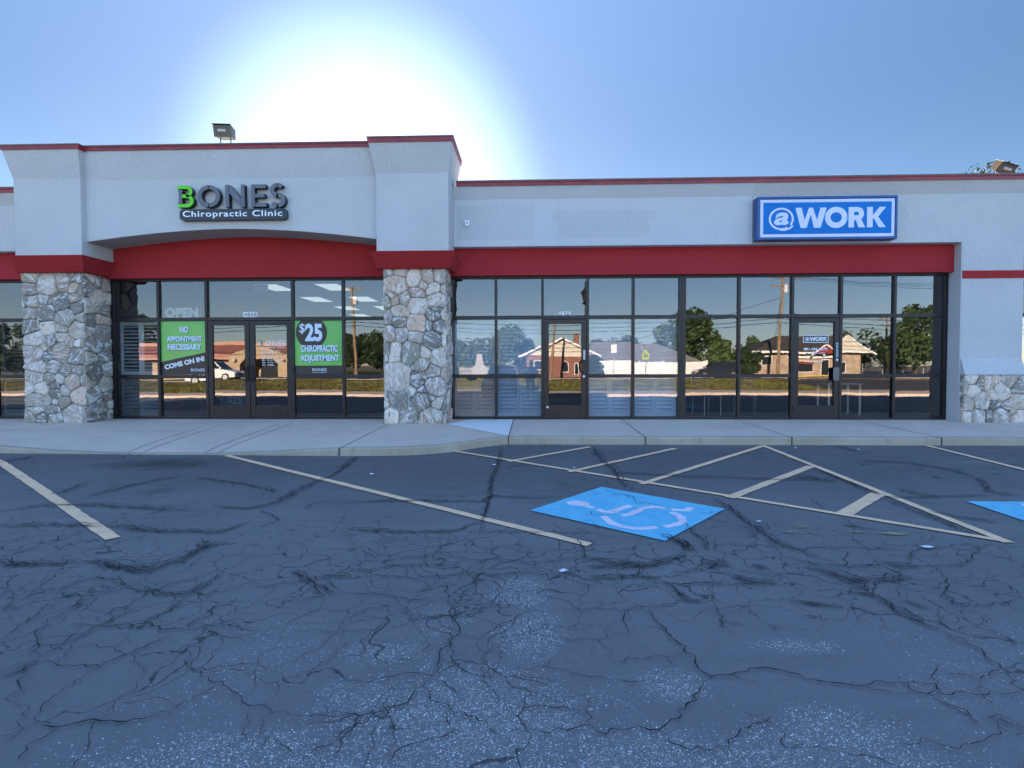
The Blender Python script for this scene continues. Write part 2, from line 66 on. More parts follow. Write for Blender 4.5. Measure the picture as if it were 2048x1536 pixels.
STONES_SIDE=[(-0.527,3.209,0.158),(-0.673,3.007,0.19),(-0.382,3.128,0.158),(-0.2,3.103,0.127),(-0.418,2.809,0.19),(-0.2,2.81,0.095),(-0.673,2.546,0.19),(-0.236,2.54,0.158),(-0.636,2.319,0.19),(-0.273,2.324,0.158),(-0.673,2.059,0.158),(-0.273,2.059,0.222),(-0.527,1.809,0.253),(-0.055,1.748,0.095),(-0.582,1.547,0.158),(-0.236,1.554,0.158),(-0.491,1.209,0.222),(-0.145,1.26,0.174),(-0.673,0.978,0.127),(-0.2,0.938,0.222),(-0.564,0.74,0.19),(-0.164,0.748,0.174),(-0.418,0.416,0.269),(-0.055,0.498,0.111),(-0.055,0.307,0.095)]
STONES_BASE=[(8.64,0.854,0.136),(8.829,1.027,0.099),(8.858,0.804,0.136),(9.227,0.965,0.173),(9.563,1.002,0.124),(9.364,0.779,0.223),(8.719,0.531,0.173),(9.043,0.581,0.173),(9.321,0.532,0.124),(9.514,0.507,0.111),(9.728,0.581,0.149),(9.745,0.878,0.124),(8.7,0.295,0.149),(8.989,0.308,0.136),(9.182,0.296,0.062),(9.423,0.296,0.186),(9.649,0.395,0.074),(9.735,0.296,0.099),(8.999,0.953,0.05)]
SYMBOL=[[(0.623,-6.778),(0.682,-6.841),(0.749,-6.869),(0.811,-6.831)],[(0.752,-6.851),(0.862,-6.734),(0.974,-6.624)],[(0.479,-6.583),(0.537,-6.651),(0.603,-6.721)],[(0.657,-6.999),(0.701,-7.218),(0.805,-7.342),(0.927,-7.378),(1.083,-7.335)],[(1.141,-7.324),(1.26,-7.252),(1.344,-7.162),(1.371,-7.005),(1.321,-6.844)],[(0.829,-6.976),(0.92,-6.938),(1.057,-6.74),(1.19,-6.651),(1.302,-6.711)],[(1.341,-6.764),(1.428,-6.785),(1.489,-6.783),(1.549,-6.677)]]
SYM_HEAD=[(0.358,-6.544),(0.561,-6.622),(0.473,-6.457),(0.457,-6.657)]

# ------------------------------------------------------------------ node helpers
class NG:
    def __init__(s, name):
        s.m = bpy.data.materials.new(name); s.m.use_nodes = True
        s.t = s.m.node_tree; s.t.nodes.clear()
        s.out = s.t.nodes.new('ShaderNodeOutputMaterial')
        s._tc = None
    def n(s, typ, **kw):
        nd = s.t.nodes.new('ShaderNode'+typ)
        for k, v in kw.items(): setattr(nd, k, v)
        return nd
    def put(s, sock, v):
        if isinstance(v, bpy.types.NodeSocket): s.t.links.new(v, sock)
        elif isinstance(v, (tuple, list)) and len(v) == 3 and sock.type == 'RGBA': sock.default_value = (*v, 1)
        else: sock.default_value = v
    def pos(s, obj=False):
        if obj: return s.n('TexCoord').outputs['Object']
        return s.n('NewGeometry').outputs['Position']
    def math(s, op, a, b=None, clamp=False):
        nd = s.n('Math', operation=op); nd.use_clamp = clamp
        s.put(nd.inputs[0], a)
        if b is not None: s.put(nd.inputs[1], b)
        return nd.outputs[0]
    def vmath(s, op, a, b):
        nd = s.n('VectorMath', operation=op); s.put(nd.inputs[0], a); s.put(nd.inputs[1], b); return nd.outputs[0]
    def mapr(s, v, a, b, c=0., d=1., smooth=True):
        nd = s.n('MapRange'); nd.clamp = True
        if smooth: nd.interpolation_type = 'SMOOTHSTEP'
        s.put(nd.inputs[0], v)
        for i, x in enumerate((a, b, c, d)): nd.inputs[i+1].default_value = x
        return nd.outputs[0]
    def noise(s, vec, scale, detail=3, rough=.5, dist=0.):
        nd = s.n('TexNoise'); s.put(nd.inputs['Vector'], vec)
        nd.inputs['Scale'].default_value = scale; nd.inputs['Detail'].default_value = detail
        nd.inputs['Roughness'].default_value = rough; nd.inputs['Distortion'].default_value = dist
        return nd.outputs[0]
    def mix(s, f, a, b, mode='MIX'):
        nd = s.n('Mix', data_type='RGBA', blend_type=mode); s.put(nd.inputs[0], f); s.put(nd.inputs[6], a); s.put(nd.inputs[7], b)
        return nd.outputs[2]
    def bump(s, h, strength, dist=.01, normal=None):
        nd = s.n('Bump'); s.put(nd.inputs['Height'], h); nd.inputs['Strength'].default_value = strength; nd.inputs['Distance'].default_value = dist
        if normal is not None: s.put(nd.inputs['Normal'], normal)
        return nd.outputs[0]
    def scale(s, v, sc):
        nd = s.n('VectorMath', operation='MULTIPLY'); s.put(nd.inputs[0], v); nd.inputs[1].default_value = sc; return nd.outputs[0]
    def bsdf(s, col, rough=.6, spec=.5, metal=0., normal=None, coat=0., emit=None, es=0.):
        b = s.n('BsdfPrincipled'); s.put(b.inputs['Base Color'], col); s.put(b.inputs['Roughness'], rough)
        b.inputs['Specular IOR Level'].default_value = spec; b.inputs['Metallic'].default_value = metal
        b.inputs['Coat Weight'].default_value = coat; b.inputs['Coat Roughness'].default_value = .05
        if emit: s.put(b.inputs['Emission Color'], emit); b.inputs['Emission Strength'].default_value = es
        if normal is not None: s.put(b.inputs['Normal'], normal)
        return b.outputs[0]
    def done(s, sh): s.t.links.new(sh, s.out.inputs[0]); return s.m
MATS = {}
def M(name, col, rough=.6, spec=.5, metal=0., var=.12, vscale=2.5, bump=0., bscale=80., coat=0., emit=0., obj=True):
    if name in MATS: return MATS[name]
    g = NG(name); p = g.pos(obj)
    f = g.mapr(g.noise(p, vscale, 5, .6), .3, .7)
    c = g.mix(f, tuple(x*(1-var) for x in col), tuple(min(1, x*(1+var)) for x in col))
    nrm = g.bump(g.noise(p, bscale, 3, .6), bump, .01) if bump else None
    MATS[name] = g.done(g.bsdf(c, rough, spec, metal, nrm, coat, col if emit else None, emit))
    return MATS[name]

# ------------------------------------------------------------------ mesh helpers
class MB:
    def __init__(s): s.v = []; s.f = []; s.smooth = False; s.mi = []; s.cm = 0
    def add(s, vs, fs):
        o = len(s.v); s.v += [tuple(v) for v in vs]
        for f in fs: s.f.append(tuple(i+o for i in f)); s.mi.append(s.cm)
    def box(s, x0, x1, y0, y1, z0, z1):
        s.add([(x0,y0,z0),(x1,y0,z0),(x1,y1,z0),(x0,y1,z0),(x0,y0,z1),(x1,y0,z1),(x1,y1,z1),(x0,y1,z1)],
              [(0,3,2,1),(4,5,6,7),(0,1,5,4),(1,2,6,5),(2,3,7,6),(3,0,4,7)])
    def hexa(s, b, t):   # two quads bottom/top as lists of 4 points, counter-clockwise seen from above
        s.add(list(b)+list(t), [(0,3,2,1),(4,5,6,7),(0,1,5,4),(1,2,6,5),(2,3,7,6),(3,0,4,7)])
    def prism(s, poly, a, b, axis):   # poly: 2D list, extruded a..b along axis
        n = len(poly)
        def P(p, t):
            return {'x': (t, p[0], p[1]), 'y': (p[0], t, p[1]), 'z': (p[0], p[1], t)}[axis]
        vs = [P(p, a) for p in poly] + [P(p, b) for p in poly]
        fs = [tuple(range(n)), tuple(range(2*n-1, n-1, -1))] + [(i, i+n, (i+1) % n+n, (i+1) % n) for i in range(n)]
        s.add(vs, fs)
    def tube(s, pts, rad, seg=8, cap=True):
        pts = [Vector(p) for p in pts]; n = len(pts); rs = rad if isinstance(rad, (list, tuple)) else [rad]*n
        o = []; ref = None
        for i, p in enumerate(pts):
            d = (pts[min(i+1, n-1)]-pts[max(i-1, 0)]).normalized()
            if ref is None or abs(ref.dot(d)) > .95: ref = Vector((0, 0, 1)) if abs(d.z) < .9 else Vector((1, 0, 0))
            a = d.cross(ref).normalized(); b = d.cross(a).normalized()
            o += [p + (a*math.cos(2*math.pi*k/seg)+b*math.sin(2*math.pi*k/seg))*rs[i] for k in range(seg)]
        fs = [(i*seg+k, i*seg+(k+1) % seg, (i+1)*seg+(k+1) % seg, (i+1)*seg+k) for i in range(n-1) for k in range(seg)]
        if cap: fs += [tuple(range(seg-1, -1, -1)), tuple((n-1)*seg+k for k in range(seg))]
        s.add(o, fs)
    def lathe(s, prof, c, seg=16):   # prof: (r,z)
        n = len(prof)
        vs = [(c[0]+r*math.cos(2*math.pi*k/seg), c[1]+r*math.sin(2*math.pi*k/seg), c[2]+z) for r, z in prof for k in range(seg)]
        fs = [(i*seg+k, i*seg+(k+1) % seg, (i+1)*seg+(k+1) % seg, (i+1)*seg+k) for i in range(n-1) for k in range(seg)]
        fs += [tuple(range(seg-1, -1, -1)), tuple((n-1)*seg+k for k in range(seg))]
        s.add(vs, fs)
    def mesh(s, name, mats):
        me = bpy.data.meshes.new(name); me.from_pydata(s.v, [], s.f)
        mats = mats if isinstance(mats, (list, tuple)) else [mats]
        for m in mats: me.materials.append(m)
        if len(mats) > 1: me.polygons.foreach_set('material_index', s.mi)
        bm = bmesh.new(); bm.from_mesh(me); bmesh.ops.recalc_face_normals(bm, faces=bm.faces); bm.to_mesh(me); bm.free()
        if s.smooth: me.polygons.foreach_set('use_smooth', [True]*len(me.polygons))
        me.update(); return me
    def build(s, name, mats, parent=None, bevel=0.):
        o = bpy.data.objects.new(name, s.mesh(name, mats)); COL.objects.link(o)
        if parent is not None: o.parent = parent
        if bevel:
            b = o.modifiers.new('bevel', 'BEVEL'); b.width = bevel; b.segments = 2; b.limit_method = 'ANGLE'; b.angle_limit = R(40)
        return o
def tag(o, label=None, cat=None, group=None, kind=None):
    if label: o['label'] = label
    if cat: o['category'] = cat
    if group: o['group'] = group
    if kind: o['kind'] = kind
    return o
def empty(name, loc=(0,0,0), rz=0., label=None, cat=None, group=None):
    o = bpy.data.objects.new(name, None); COL.objects.link(o); o.location = loc; o.rotation_euler = (0, 0, rz)
    o.empty_display_size = .2
    return tag(o, label, cat, group)
def dup(root, loc, rz, label, group=None):
    def cp(o, par):
        c = o.copy(); COL.objects.link(c); c.parent = par
        for ch in [x for x in bpy.data.objects if x.parent == o]: cp(ch, c)
        return c
    r = cp(root, None); r.location = loc; r.rotation_euler = (0, 0, rz); r['label'] = label
    if group: r['group'] = group
    return r
def gz(y): return .02*(y+2.66) if y < -2.66 else 0.
_dg = None
def text(name, body, mat, x0, x1, z0, z1, y, depth=.004, bold=0., parent=None, slant=0., rot=0., spacing=1., keep=False):
    """Lettering fitted to the box x0..x1, z0..z1 standing on the plane y (facing -y)."""
    cu = bpy.data.curves.new(name, 'FONT'); cu.body = body; cu.size = 1; cu.offset = bold; cu.extrude = .5; cu.space_character = spacing
    cu.align_x = 'CENTER' if '\n' in body else 'LEFT'; cu.shear = slant; cu.resolution_u = 4; cu.space_line = .95
    ob = bpy.data.objects.new('tmp', cu); COL.objects.link(ob)
    dg = bpy.context.evaluated_depsgraph_get(); dg.update()
    me = bpy.data.meshes.new_from_object(ob.evaluated_get(dg)); bpy.data.objects.remove(ob); bpy.data.curves.remove(cu)
    n = len(me.vertices); co = np.empty(n*3, 'f'); me.vertices.foreach_get('co', co); co = co.reshape(-1, 3)
    a, b = co.min(0), co.max(0); w_, h_ = b[0]-a[0], b[1]-a[1]
    sx, sz = (x1-x0)/w_, (z1-z0)/h_
    X = (co[:, 0]-a[0]-w_/2)*sx; Z = (co[:, 1]-a[1]-h_/2)*sz; D = (co[:, 2]+.5)*depth
    if rot: X, Z = X*math.cos(rot)-Z*math.sin(rot), X*math.sin(rot)+Z*math.cos(rot)
    out = np.stack([X+(x0+x1)/2, y-D, Z+(z0+z1)/2], 1).astype('f')
    me.vertices.foreach_set('co', out.ravel()); me.flip_normals() if False else None
    me.materials.clear(); me.materials.append(mat); me.name = name
    bm = bmesh.new(); bm.from_mesh(me); bmesh.ops.recalc_face_normals(bm, faces=bm.faces); bm.to_mesh(me); bm.free()
    o = bpy.data.objects.new(name, me); COL.objects.link(o)
    if parent is not None: o.parent = parent
    return o
def stroke(mb, pts, wd, y0, y1):
    """A flat stroke of width wd along 2D pts (x,z), extruded from y0 to y1."""
    n = len(pts); L, Rr = [], []
    for i in range(n):
        a = Vector(pts[max(i-1, 0)]); b = Vector(pts[min(i+1, n-1)]); p = Vector(pts[i])
        d = (b-a).normalized(); nn = Vector((-d.y, d.x))
        k = 1.
        if 0 < i < n-1:
            d1 = (p-a).normalized(); k = 1/max(.5, abs(nn.dot(Vector((-d1.y, d1.x)))))
        L.append(p+nn*wd/2*k); Rr.append(p-nn*wd/2*k)
    vs = []
    for i in range(n):
        vs += [(L[i].x, y0, L[i].y), (Rr[i].x, y0, Rr[i].y), (L[i].x, y1, L[i].y), (Rr[i].x, y1, Rr[i].y)]
    fs = []
    for i in range(n-1):
        a, b = 4*i, 4*i+4
        fs += [(a, b, b+1, a+1), (a+2, a+3, b+3, b+2), (a, a+2, b+2, b), (a+1, b+1, b+3, a+3)]
    fs += [(0, 1, 3, 2), (4*n-4, 4*n-2, 4*n-1, 4*n-3)]
    mb.add(vs, fs)
def ribbon(mb, edge, pts, wd, zoff, jit=.01, step=.05, wjit=.35, taper=True, seed=0):
    rnd = random.Random(seed); P = [Vector((*p, 0)) for p in pts]; out = []
    for a, b in zip(P, P[1:]):
        k = max(1, int((b-a).length/step))
        out += [a.lerp(b, i/k) for i in range(k)]
    out.append(P[-1]); n = len(out)
    if n < 2: return
    o = len(mb.v); vs = []
    for i, p in enumerate(out):
        d = (out[min(i+1, n-1)]-out[max(i-1, 0)]).normalized(); nn = Vector((-d.y, d.x, 0))
        q = p+nn*rnd.uniform(-jit, jit) if 0 < i < n-1 else p
        t = min(1, min(i, n-1-i)/max(1, n*.15)*.75+.25) if taper else 1
        h = wd/2*t*(1+rnd.uniform(-wjit, wjit))
        for sgn in (-1, 0, 1):
            v = q+nn*h*sgn; vs.append((v.x, v.y, gz(v.y)+zoff)); edge.append(0. if sgn else 1.)
    fs = []
    for i in range(n-1):
        a, b = 3*i, 3*i+3
        fs += [(a, b, b+1, a+1), (a+1, b+1, b+2, a+2)]
    mb.add(vs, fs)

# ------------------------------------------------------------------ materials
def ellipse(g, p, cx, cy, rx, ry, soft=.25, nz=None):
    q = g.vmath('SUBTRACT', p, (cx, cy, 0)); q = g.scale(q, (1/rx, 1/ry, 0))
    ln = g.n('VectorMath', operation='LENGTH'); g.put(ln.inputs[0], q); d = ln.outputs['Value']
    if nz is not None: d = g.math('ADD', d, nz)
    return g.mapr(d, soft, 1.0, 1., 0.)
def make_asphalt():
    g = NG('sealed_asphalt'); p = g.pos()
    big = g.noise(p, .45, 4, .6); mid = g.noise(g.scale(p, (.6, 2.2, 1)), 1.6, 5, .65); fine = g.noise(p, 160, 2, .7)
    c = g.mix(g.mapr(big, .3, .7), (.108, .107, .107), (.155, .152, .150))
    c = g.mix(g.math('MULTIPLY', g.mapr(mid, .52, .75), .55), c, (.092, .092, .094))
    c = g.mix(g.math('MULTIPLY', g.mapr(mid, .45, .25), .35), c, (.20, .20, .20))
    c = g.mix(g.math('MULTIPLY', g.mapr(g.noise(p, 45, 3, .7), .45, .75), .3), c, (.24, .24, .24))
    c = g.mix(g.mapr(g.noise(p, 30, 4, .75), .35, .7, 0., .35), c, (.075, .074, .073))
    c = g.mix(.40, c, g.mix(fine, (.07, .07, .07), (.26, .26, .26)))
    # darker towards the kerb: the building's shade put into the asphalt colour
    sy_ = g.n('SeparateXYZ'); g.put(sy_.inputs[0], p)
    kerb_shade = g.mapr(g.math('ADD', sy_.outputs[1], g.math('MULTIPLY', g.math('SUBTRACT', g.noise(p, .7, 4, .6), .5), 2.2)), -7.6, -4.6)
    c = g.mix(g.math('MULTIPLY', kerb_shade, .85), c, g.mix(.40, c, (.035, .035, .037)))
    # worn patches where the light aggregate shows
    wob = g.math('MULTIPLY', g.math('SUBTRACT', g.noise(p, 2.2, 4, .6), .5), 1.6)
    m = None
    for e in [(-.25, -9.98, .95, .50), (.65, -10.25, 1.35, .42), (-.9, -10.3, .9, .35), (-.05, -8.72, .28, .33), (.0, -9.2, .22, .4), (1.38, -9.33, .30, .10), (.62, -9.72, .2, .16), (1.25, -10.0, .35, .2), (-.75, -9.45, .3, .15), (-1.0, -10.15, .4, .16)]:
        k = ellipse(g, p, *e, soft=.2, nz=wob); m = k if m is None else g.math('MAXIMUM', m, k)
    sp = g.math('MULTIPLY', g.mapr(g.noise(p, .9, 2), .55, .75), .18); m = g.math('MAXIMUM', m, sp)
    for sc, rad, th in ((98, .44, .50), (165, .48, .30)):
        vo = g.n('TexVoronoi'); g.put(vo.inputs['Vector'], g.scale(p, (1, 1, 0))); vo.inputs['Scale'].default_value = sc
        rnd = g.n('SeparateColor'); g.put(rnd.inputs[0], vo.outputs['Color'])
        lim = g.math('SUBTRACT', 1., g.math('MULTIPLY', m, 1-th))      # fraction shown grows with the wear
        on = g.math('GREATER_THAN', rnd.outputs[0], lim)
        dot = g.math('MULTIPLY', on, g.mapr(vo.outputs['Distance'], rad*.75, rad, 1., 0.))
        dot = g.math('MULTIPLY', dot, g.mapr(rnd.outputs[1], .1, 1., .12, 1., True))
        c = g.mix(g.math('MULTIPLY', dot, .95), c, g.mix(rnd.outputs[2], (.30, .30, .30), (.85, .83, .80)))
    # oil stain in front of the dropped kerb, drips elsewhere
    stw = g.math('MULTIPLY', g.math('SUBTRACT', g.noise(g.scale(p, (1, 2, 1)), 3.5, 5, .7), .5), 1.5)
    c = g.mix(g.math('MULTIPLY', ellipse(g, p, -5.15, -4.5, 1.15, .6, .1, stw), .9), c, (.035, .035, .033))
    c = g.mix(g.math('MULTIPLY', g.mapr(g.noise(p, 1.1, 2), .68, .78), .4), c, (.028, .028, .03))
    dr = g.math('MULTIPLY', ellipse(g, p, 4.9, -3.35, 1.6, .5, .1, stw), g.mapr(g.noise(g.scale(p, (2, 9, 1)), 3, 4, .7), .5, .7))
    c = g.mix(g.math('MULTIPLY', dr, .5), c, (.24, .235, .22))
    # fine map cracking
    q = g.vmath('ADD', p, g.scale(g.vmath('SUBTRACT', g._noise3(p, 3.2), (.5, .5, .5)), (.45, .45, 0)))
    crk = None
    sp_ = g.n('SeparateXYZ'); g.put(sp_.inputs[0], p); yb = g.math('ABSOLUTE', g.math('ADD', sp_.outputs[1], 8.3))
    band = g.mapr(g.math('ADD', yb, g.math('MULTIPLY', g.noise(p, .8, 3), 1.2)), .8, 2.0, 1., 0.)
    for sc, wd, lo, hi in ((1.05, .0045, .45, .55), (2.4, .012, .52, .60), (3.6, .017, -1, 0)):
        vo = g.n('TexVoronoi', feature='DISTANCE_TO_EDGE'); g.put(vo.inputs['Vector'], g.scale(q, (1, 1, 0))); vo.inputs['Scale'].default_value = sc
        k = g.math('MULTIPLY', g.mapr(vo.outputs['Distance'], wd*.3, wd, 1., 0.), band if lo < 0 else g.mapr(g.noise(p, .55*sc**.3, 2), lo, hi))
        crk = k if crk is None else g.math('MAXIMUM', crk, k)
    c = g.mix(g.math('MULTIPLY', crk, .75), c, (.012, .012, .013))
    h = g.math('ADD', g.math('MULTIPLY', fine, .5), g.math('MULTIPLY', g.noise(p, 55, 2, .6), .8))
    h = g.math('SUBTRACT', h, g.math('MULTIPLY', crk, 2.))
    nrm = g.bump(h, .35, .006)
    return g.done(g.bsdf(c, g.mapr(mid, .3, .7, .62, .85), .45, normal=nrm))
def _noise3(g, p, sc):
    nd = g.n('TexNoise'); g.put(nd.inputs['Vector'], p); nd.inputs['Scale'].default_value = sc; nd.inputs['Detail'].default_value = 3
    return nd.outputs['Color']
NG._noise3 = _noise3
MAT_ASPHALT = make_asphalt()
def make_alpha(name, col, soft=(.35, .6), nscale=22, amt=1.1, rough=.8, col2=None, strength=1.):
    g = NG(name); p = g.pos(); at = g.n('Attribute'); at.attribute_name = 'edge'
    e = g.math('ADD', at.outputs['Fac'], g.math('MULTIPLY', g.math('SUBTRACT', g.noise(p, nscale, 5, .7), .5), amt))
    a = g.math('MULTIPLY', g.mapr(e, *soft), strength)
    c = col if col2 is None else g.mix(g.mapr(g.noise(p, 40, 4, .7), .4, .6), col, col2)
    mx = g.n('MixShader'); tr = g.n('BsdfTransparent'); g.put(mx.inputs[0], a); g.put(mx.inputs[1], tr.outputs[0]); g.put(mx.inputs[2], g.bsdf(c, rough, .3))
    return g.done(mx.outputs[0])
MAT_SMEAR = make_alpha('crack_filler', (.045, .045, .047), (.35, 1.2), 30, 2.6, .7, (.095, .095, .098), .50)
MAT_CRACK = make_alpha('open_crack', (.010, .010, .011), (.05, .3), 30, .9, .95)
def make_paint(name, col, wear_lo, wear_hi, dirt):
    g = NG(name); p = g.pos()
    wear = g.math('ADD', g.math('MULTIPLY', g.noise(p, 26, 6, .75), .7), g.math('MULTIPLY', g.noise(p, 3.0, 4, .6), .3))
    a = g.mapr(wear, wear_lo, wear_hi, 1., 0.)
    c = g.mix(g.mapr(g.noise(p, 7, 5, .7), .35, .7), col, dirt)
    mx = g.n('MixShader'); tr = g.n('BsdfTransparent'); g.put(mx.inputs[0], a); g.put(mx.inputs[1], tr.outputs[0]); g.put(mx.inputs[2], g.bsdf(c, .7, .4, normal=g.bump(g.noise(p, 150, 2), .3, .004)))
    return g.done(mx.outputs[0])
MAT_LINE = make_paint('faded_yellow_line_paint', (.92, .58, .34), .60, .73, (.72, .48, .30))
MAT_BLUE = make_paint('blue_bay_paint', (.15, .52, .68), .58, .70, (.11, .43, .62))
MAT_WHITEP = make_paint('white_symbol_paint', (.84, .72, .76), .64, .76, (.64, .58, .64))
MAT_OLDY = make_paint('old_yellow_paint', (.36, .31, .16), .46, .54, (.25, .22, .13))
def make_concrete(name, a, b, stain=.5):
    g = NG(name); p = g.pos()
    c = g.mix(g.mapr(g.noise(p, .9, 5, .65), .3, .7), a, b)
    c = g.mix(g.math('MULTIPLY', g.mapr(g.noise(g.scale(p, (1, 1, .4)), 4.5, 6, .75), .52, .75), stain), c, tuple(x*.55 for x in a))
    c = g.mix(g.math('MULTIPLY', g.mapr(g.noise(p, 22, 3, .6), .66, .74), .5), c, tuple(x*.3 for x in a))
    c = g.mix(.3, c, g.mix(g.noise(p, 140, 2, .7), tuple(x*.6 for x in a), tuple(min(1, x*1.4) for x in b)))
    return g.done(g.bsdf(c, .85, .3, normal=g.bump(g.noise(p, 120, 3, .6), .3, .005)))
MAT_CONC = make_concrete('brushed_concrete', (.53, .425, .34), (.63, .515, .42))
MAT_KERB = make_concrete('weathered_kerb_concrete', (.34, .285, .205), (.46, .40, .31), .85)
MAT_NEWC = make_concrete('new_concrete', (.70, .67, .64), (.78, .755, .73), .12)
def make_stucco(name, a, b, grain):
    g = NG(name); p = g.pos()
    c = g.mix(g.mapr(g.noise(p, 1.1, 5, .6), .3, .7), a, b)
    streak = g.mapr(g.noise(g.scale(p, (2.2, 2.2, .22)), 1.5, 5, .7), .55, .8)
    c = g.mix(g.math('MULTIPLY', streak, .16), c, tuple(x*.55 for x in a))
    drip = g.math('MULTIPLY', g.mapr(g.noise(g.scale(p, (5, 5, .5)), 1.2, 5, .7), .58, .8), .2)
    c = g.mix(drip, c, tuple(x*.5 for x in a))
    c = g.mix(grain*.75, c, g.mix(g.mapr(g.noise(p, 58, 4, .75), .3, .7), tuple(x*.66 for x in a), tuple(min(1, x*1.12) for x in b)))
    h = g.math('ADD', g.noise(p, 42, 4, .65), g.math('MULTIPLY', g.noise(p, 110, 2, .6), .5))
    return g.done(g.bsdf(c, .9, .25, normal=g.bump(h, .5*grain, .012)))
MAT_STUCCO = make_stucco('white_stucco', (.50, .505, .505), (.565, .57, .57), .75)
MAT_STUCCO2 = make_stucco('smooth_repainted_stucco', (.515, .525, .545), (.55, .56, .58), .25)
MAT_RED = make_stucco('red_painted_stucco', (.335, .024, .029), (.375, .028, .034), .3)
MAT_CAP = M('dark_red_metal_cap', (.25, .020, .024), .35, .5, 0, .18, 3)
MAT_CAPTOP = M('weathered_cap_edge', (.15, .10, .09), .45, .5, .2, .2, 4)
MAT_FRAME = M('dark_bronze_aluminium', (.013, .013, .016), .35, .5, .3, .2, 5)
MAT_DOORFR = M('brown_bronze_door_aluminium', (.030, .018, .016), .38, .5, .3, .2, 5)
MAT_MORTAR = M('grey_mortar', (.24, .215, .185), .95, .2, 0, .25, 8, .6, 60)
def make_glass():
    g = NG('tinted_window_glass'); p = g.pos()
    h = g.math('ADD', g.noise(p, .55, 2, .5), g.math('MULTIPLY', g.noise(p, 2.6, 2, .5), .10))
    nrm = g.bump(h, .10, .018)
    gl = g.n('BsdfGlossy'); gl.inputs['Roughness'].default_value = 0.0; gl.inputs['Color'].default_value = (1., .925, .935, 1); g.put(gl.inputs['Normal'], nrm)
    tr = g.n('BsdfTransparent'); tr.inputs['Color'].default_value = (.63, .67, .69, 1)
    lw = g.n('LayerWeight'); lw.inputs['Blend'].default_value = .35
    fac = g.math('ADD', GLASS_R, g.math('MULTIPLY', lw.outputs['Fresnel'], .5), True)
    mx = g.n('MixShader'); g.put(mx.inputs[0], fac); g.put(mx.inputs[1], tr.outputs[0]); g.put(mx.inputs[2], gl.outputs[0])
    return g.done(mx.outputs[0])
GLASS_R = .09
MAT_GLASS = make_glass()
def make_stone():
    g = NG('veined_field_stone'); at = g.n('Attribute'); at.attribute_name = 'tone'
    p0 = g.pos(True); off = g.n('CombineXYZ'); rnd = g.math('MULTIPLY', at.outputs['Alpha'], 57.3)
    for i in range(3): g.put(off.inputs[i], g.math('MULTIPLY', rnd, (1., .61, .37)[i]))
    rot = g.n('VectorRotate'); rot.rotation_type = 'EULER_XYZ'; g.put(rot.inputs['Vector'], p0)
    eul = g.n('CombineXYZ'); g.put(eul.inputs[1], g.math('MULTIPLY', at.outputs['Alpha'], 6.28)); g.put(rot.inputs['Rotation'], eul.outputs[0])
    p = g.vmath('ADD', rot.outputs[0], off.outputs[0])
    st = g.scale(p, (1., 1., 3.2))
    base = at.outputs['Color']
    vein = g.noise(st, 3.4, 6, .66, 1.4); vein2 = g.noise(st, 5.5, 5, .7, 1.8)
    c = g.mix(g.mapr(vein, .52, .58), base, g.mix(.72, base, (.90, .86, .80)))
    c = g.mix(g.math('MULTIPLY', g.mapr(vein2, .56, .62), .85), c, (.085, .082, .075))
    c = g.mix(g.math('MULTIPLY', g.mapr(g.noise(st, 5.0, 5, .7, 1.2), .58, .64), .8), c, (.95, .91, .86))
    c = g.mix(g.math('MULTIPLY', g.mapr(g.noise(p, 2.6, 4, .6), .56, .7), .5), c, (.52, .39, .30))
    c = g.mix(.35, c, g.mix(g.noise(p, 60, 3, .7), g.mix(.5, c, (.02, .02, .02)), g.mix(.5, c, (.75, .75, .75))))
    h = g.math('ADD', g.noise(st, 9, 6, .7, 1.), g.math('MULTIPLY', g.noise(p, 40, 4, .7), .4))
    return g.done(g.bsdf(c, .8, .35, normal=g.bump(h, .7, .03)))
MAT_STONE = make_stone()
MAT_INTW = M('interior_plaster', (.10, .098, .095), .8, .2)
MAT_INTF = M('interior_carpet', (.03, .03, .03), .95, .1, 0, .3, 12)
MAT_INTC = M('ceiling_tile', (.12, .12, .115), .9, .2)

# ------------------------------------------------------------------ ground, parking lot, sidewalk
def sheet(name, prof, x0, x1, mat, nx=1, kind='structure'):
    mb = MB(); nyp = len(prof)
    vs = [(x0+(x1-x0)*i/nx, y, z) for y, z in prof for i in range(nx+1)]
    fs = [(j*(nx+1)+i, j*(nx+1)+i+1, (j+1)*(nx+1)+i+1, (j+1)*(nx+1)+i) for j in range(nyp-1) for i in range(nx)]
    mb.add(vs, fs); o = mb.build(name, mat); tag(o, kind=kind); return o
MAT_SOIL = M('dry_ground', (.17, .145, .10), .95, .1, 0, .25, .3)
sheet('ground', [(-1500, -.05), (-60, -.05), (-45, .02), (-31, .02), (-23, -.45), (-20, -.60), (-2, -.30), (20, -.25), (1500, -.25)], -1500, 1500, MAT_SOIL)
sheet('parking_lot', [(-20.05, gz(-20.05)), (-2.3, 0.)], -70, 70, MAT_ASPHALT)

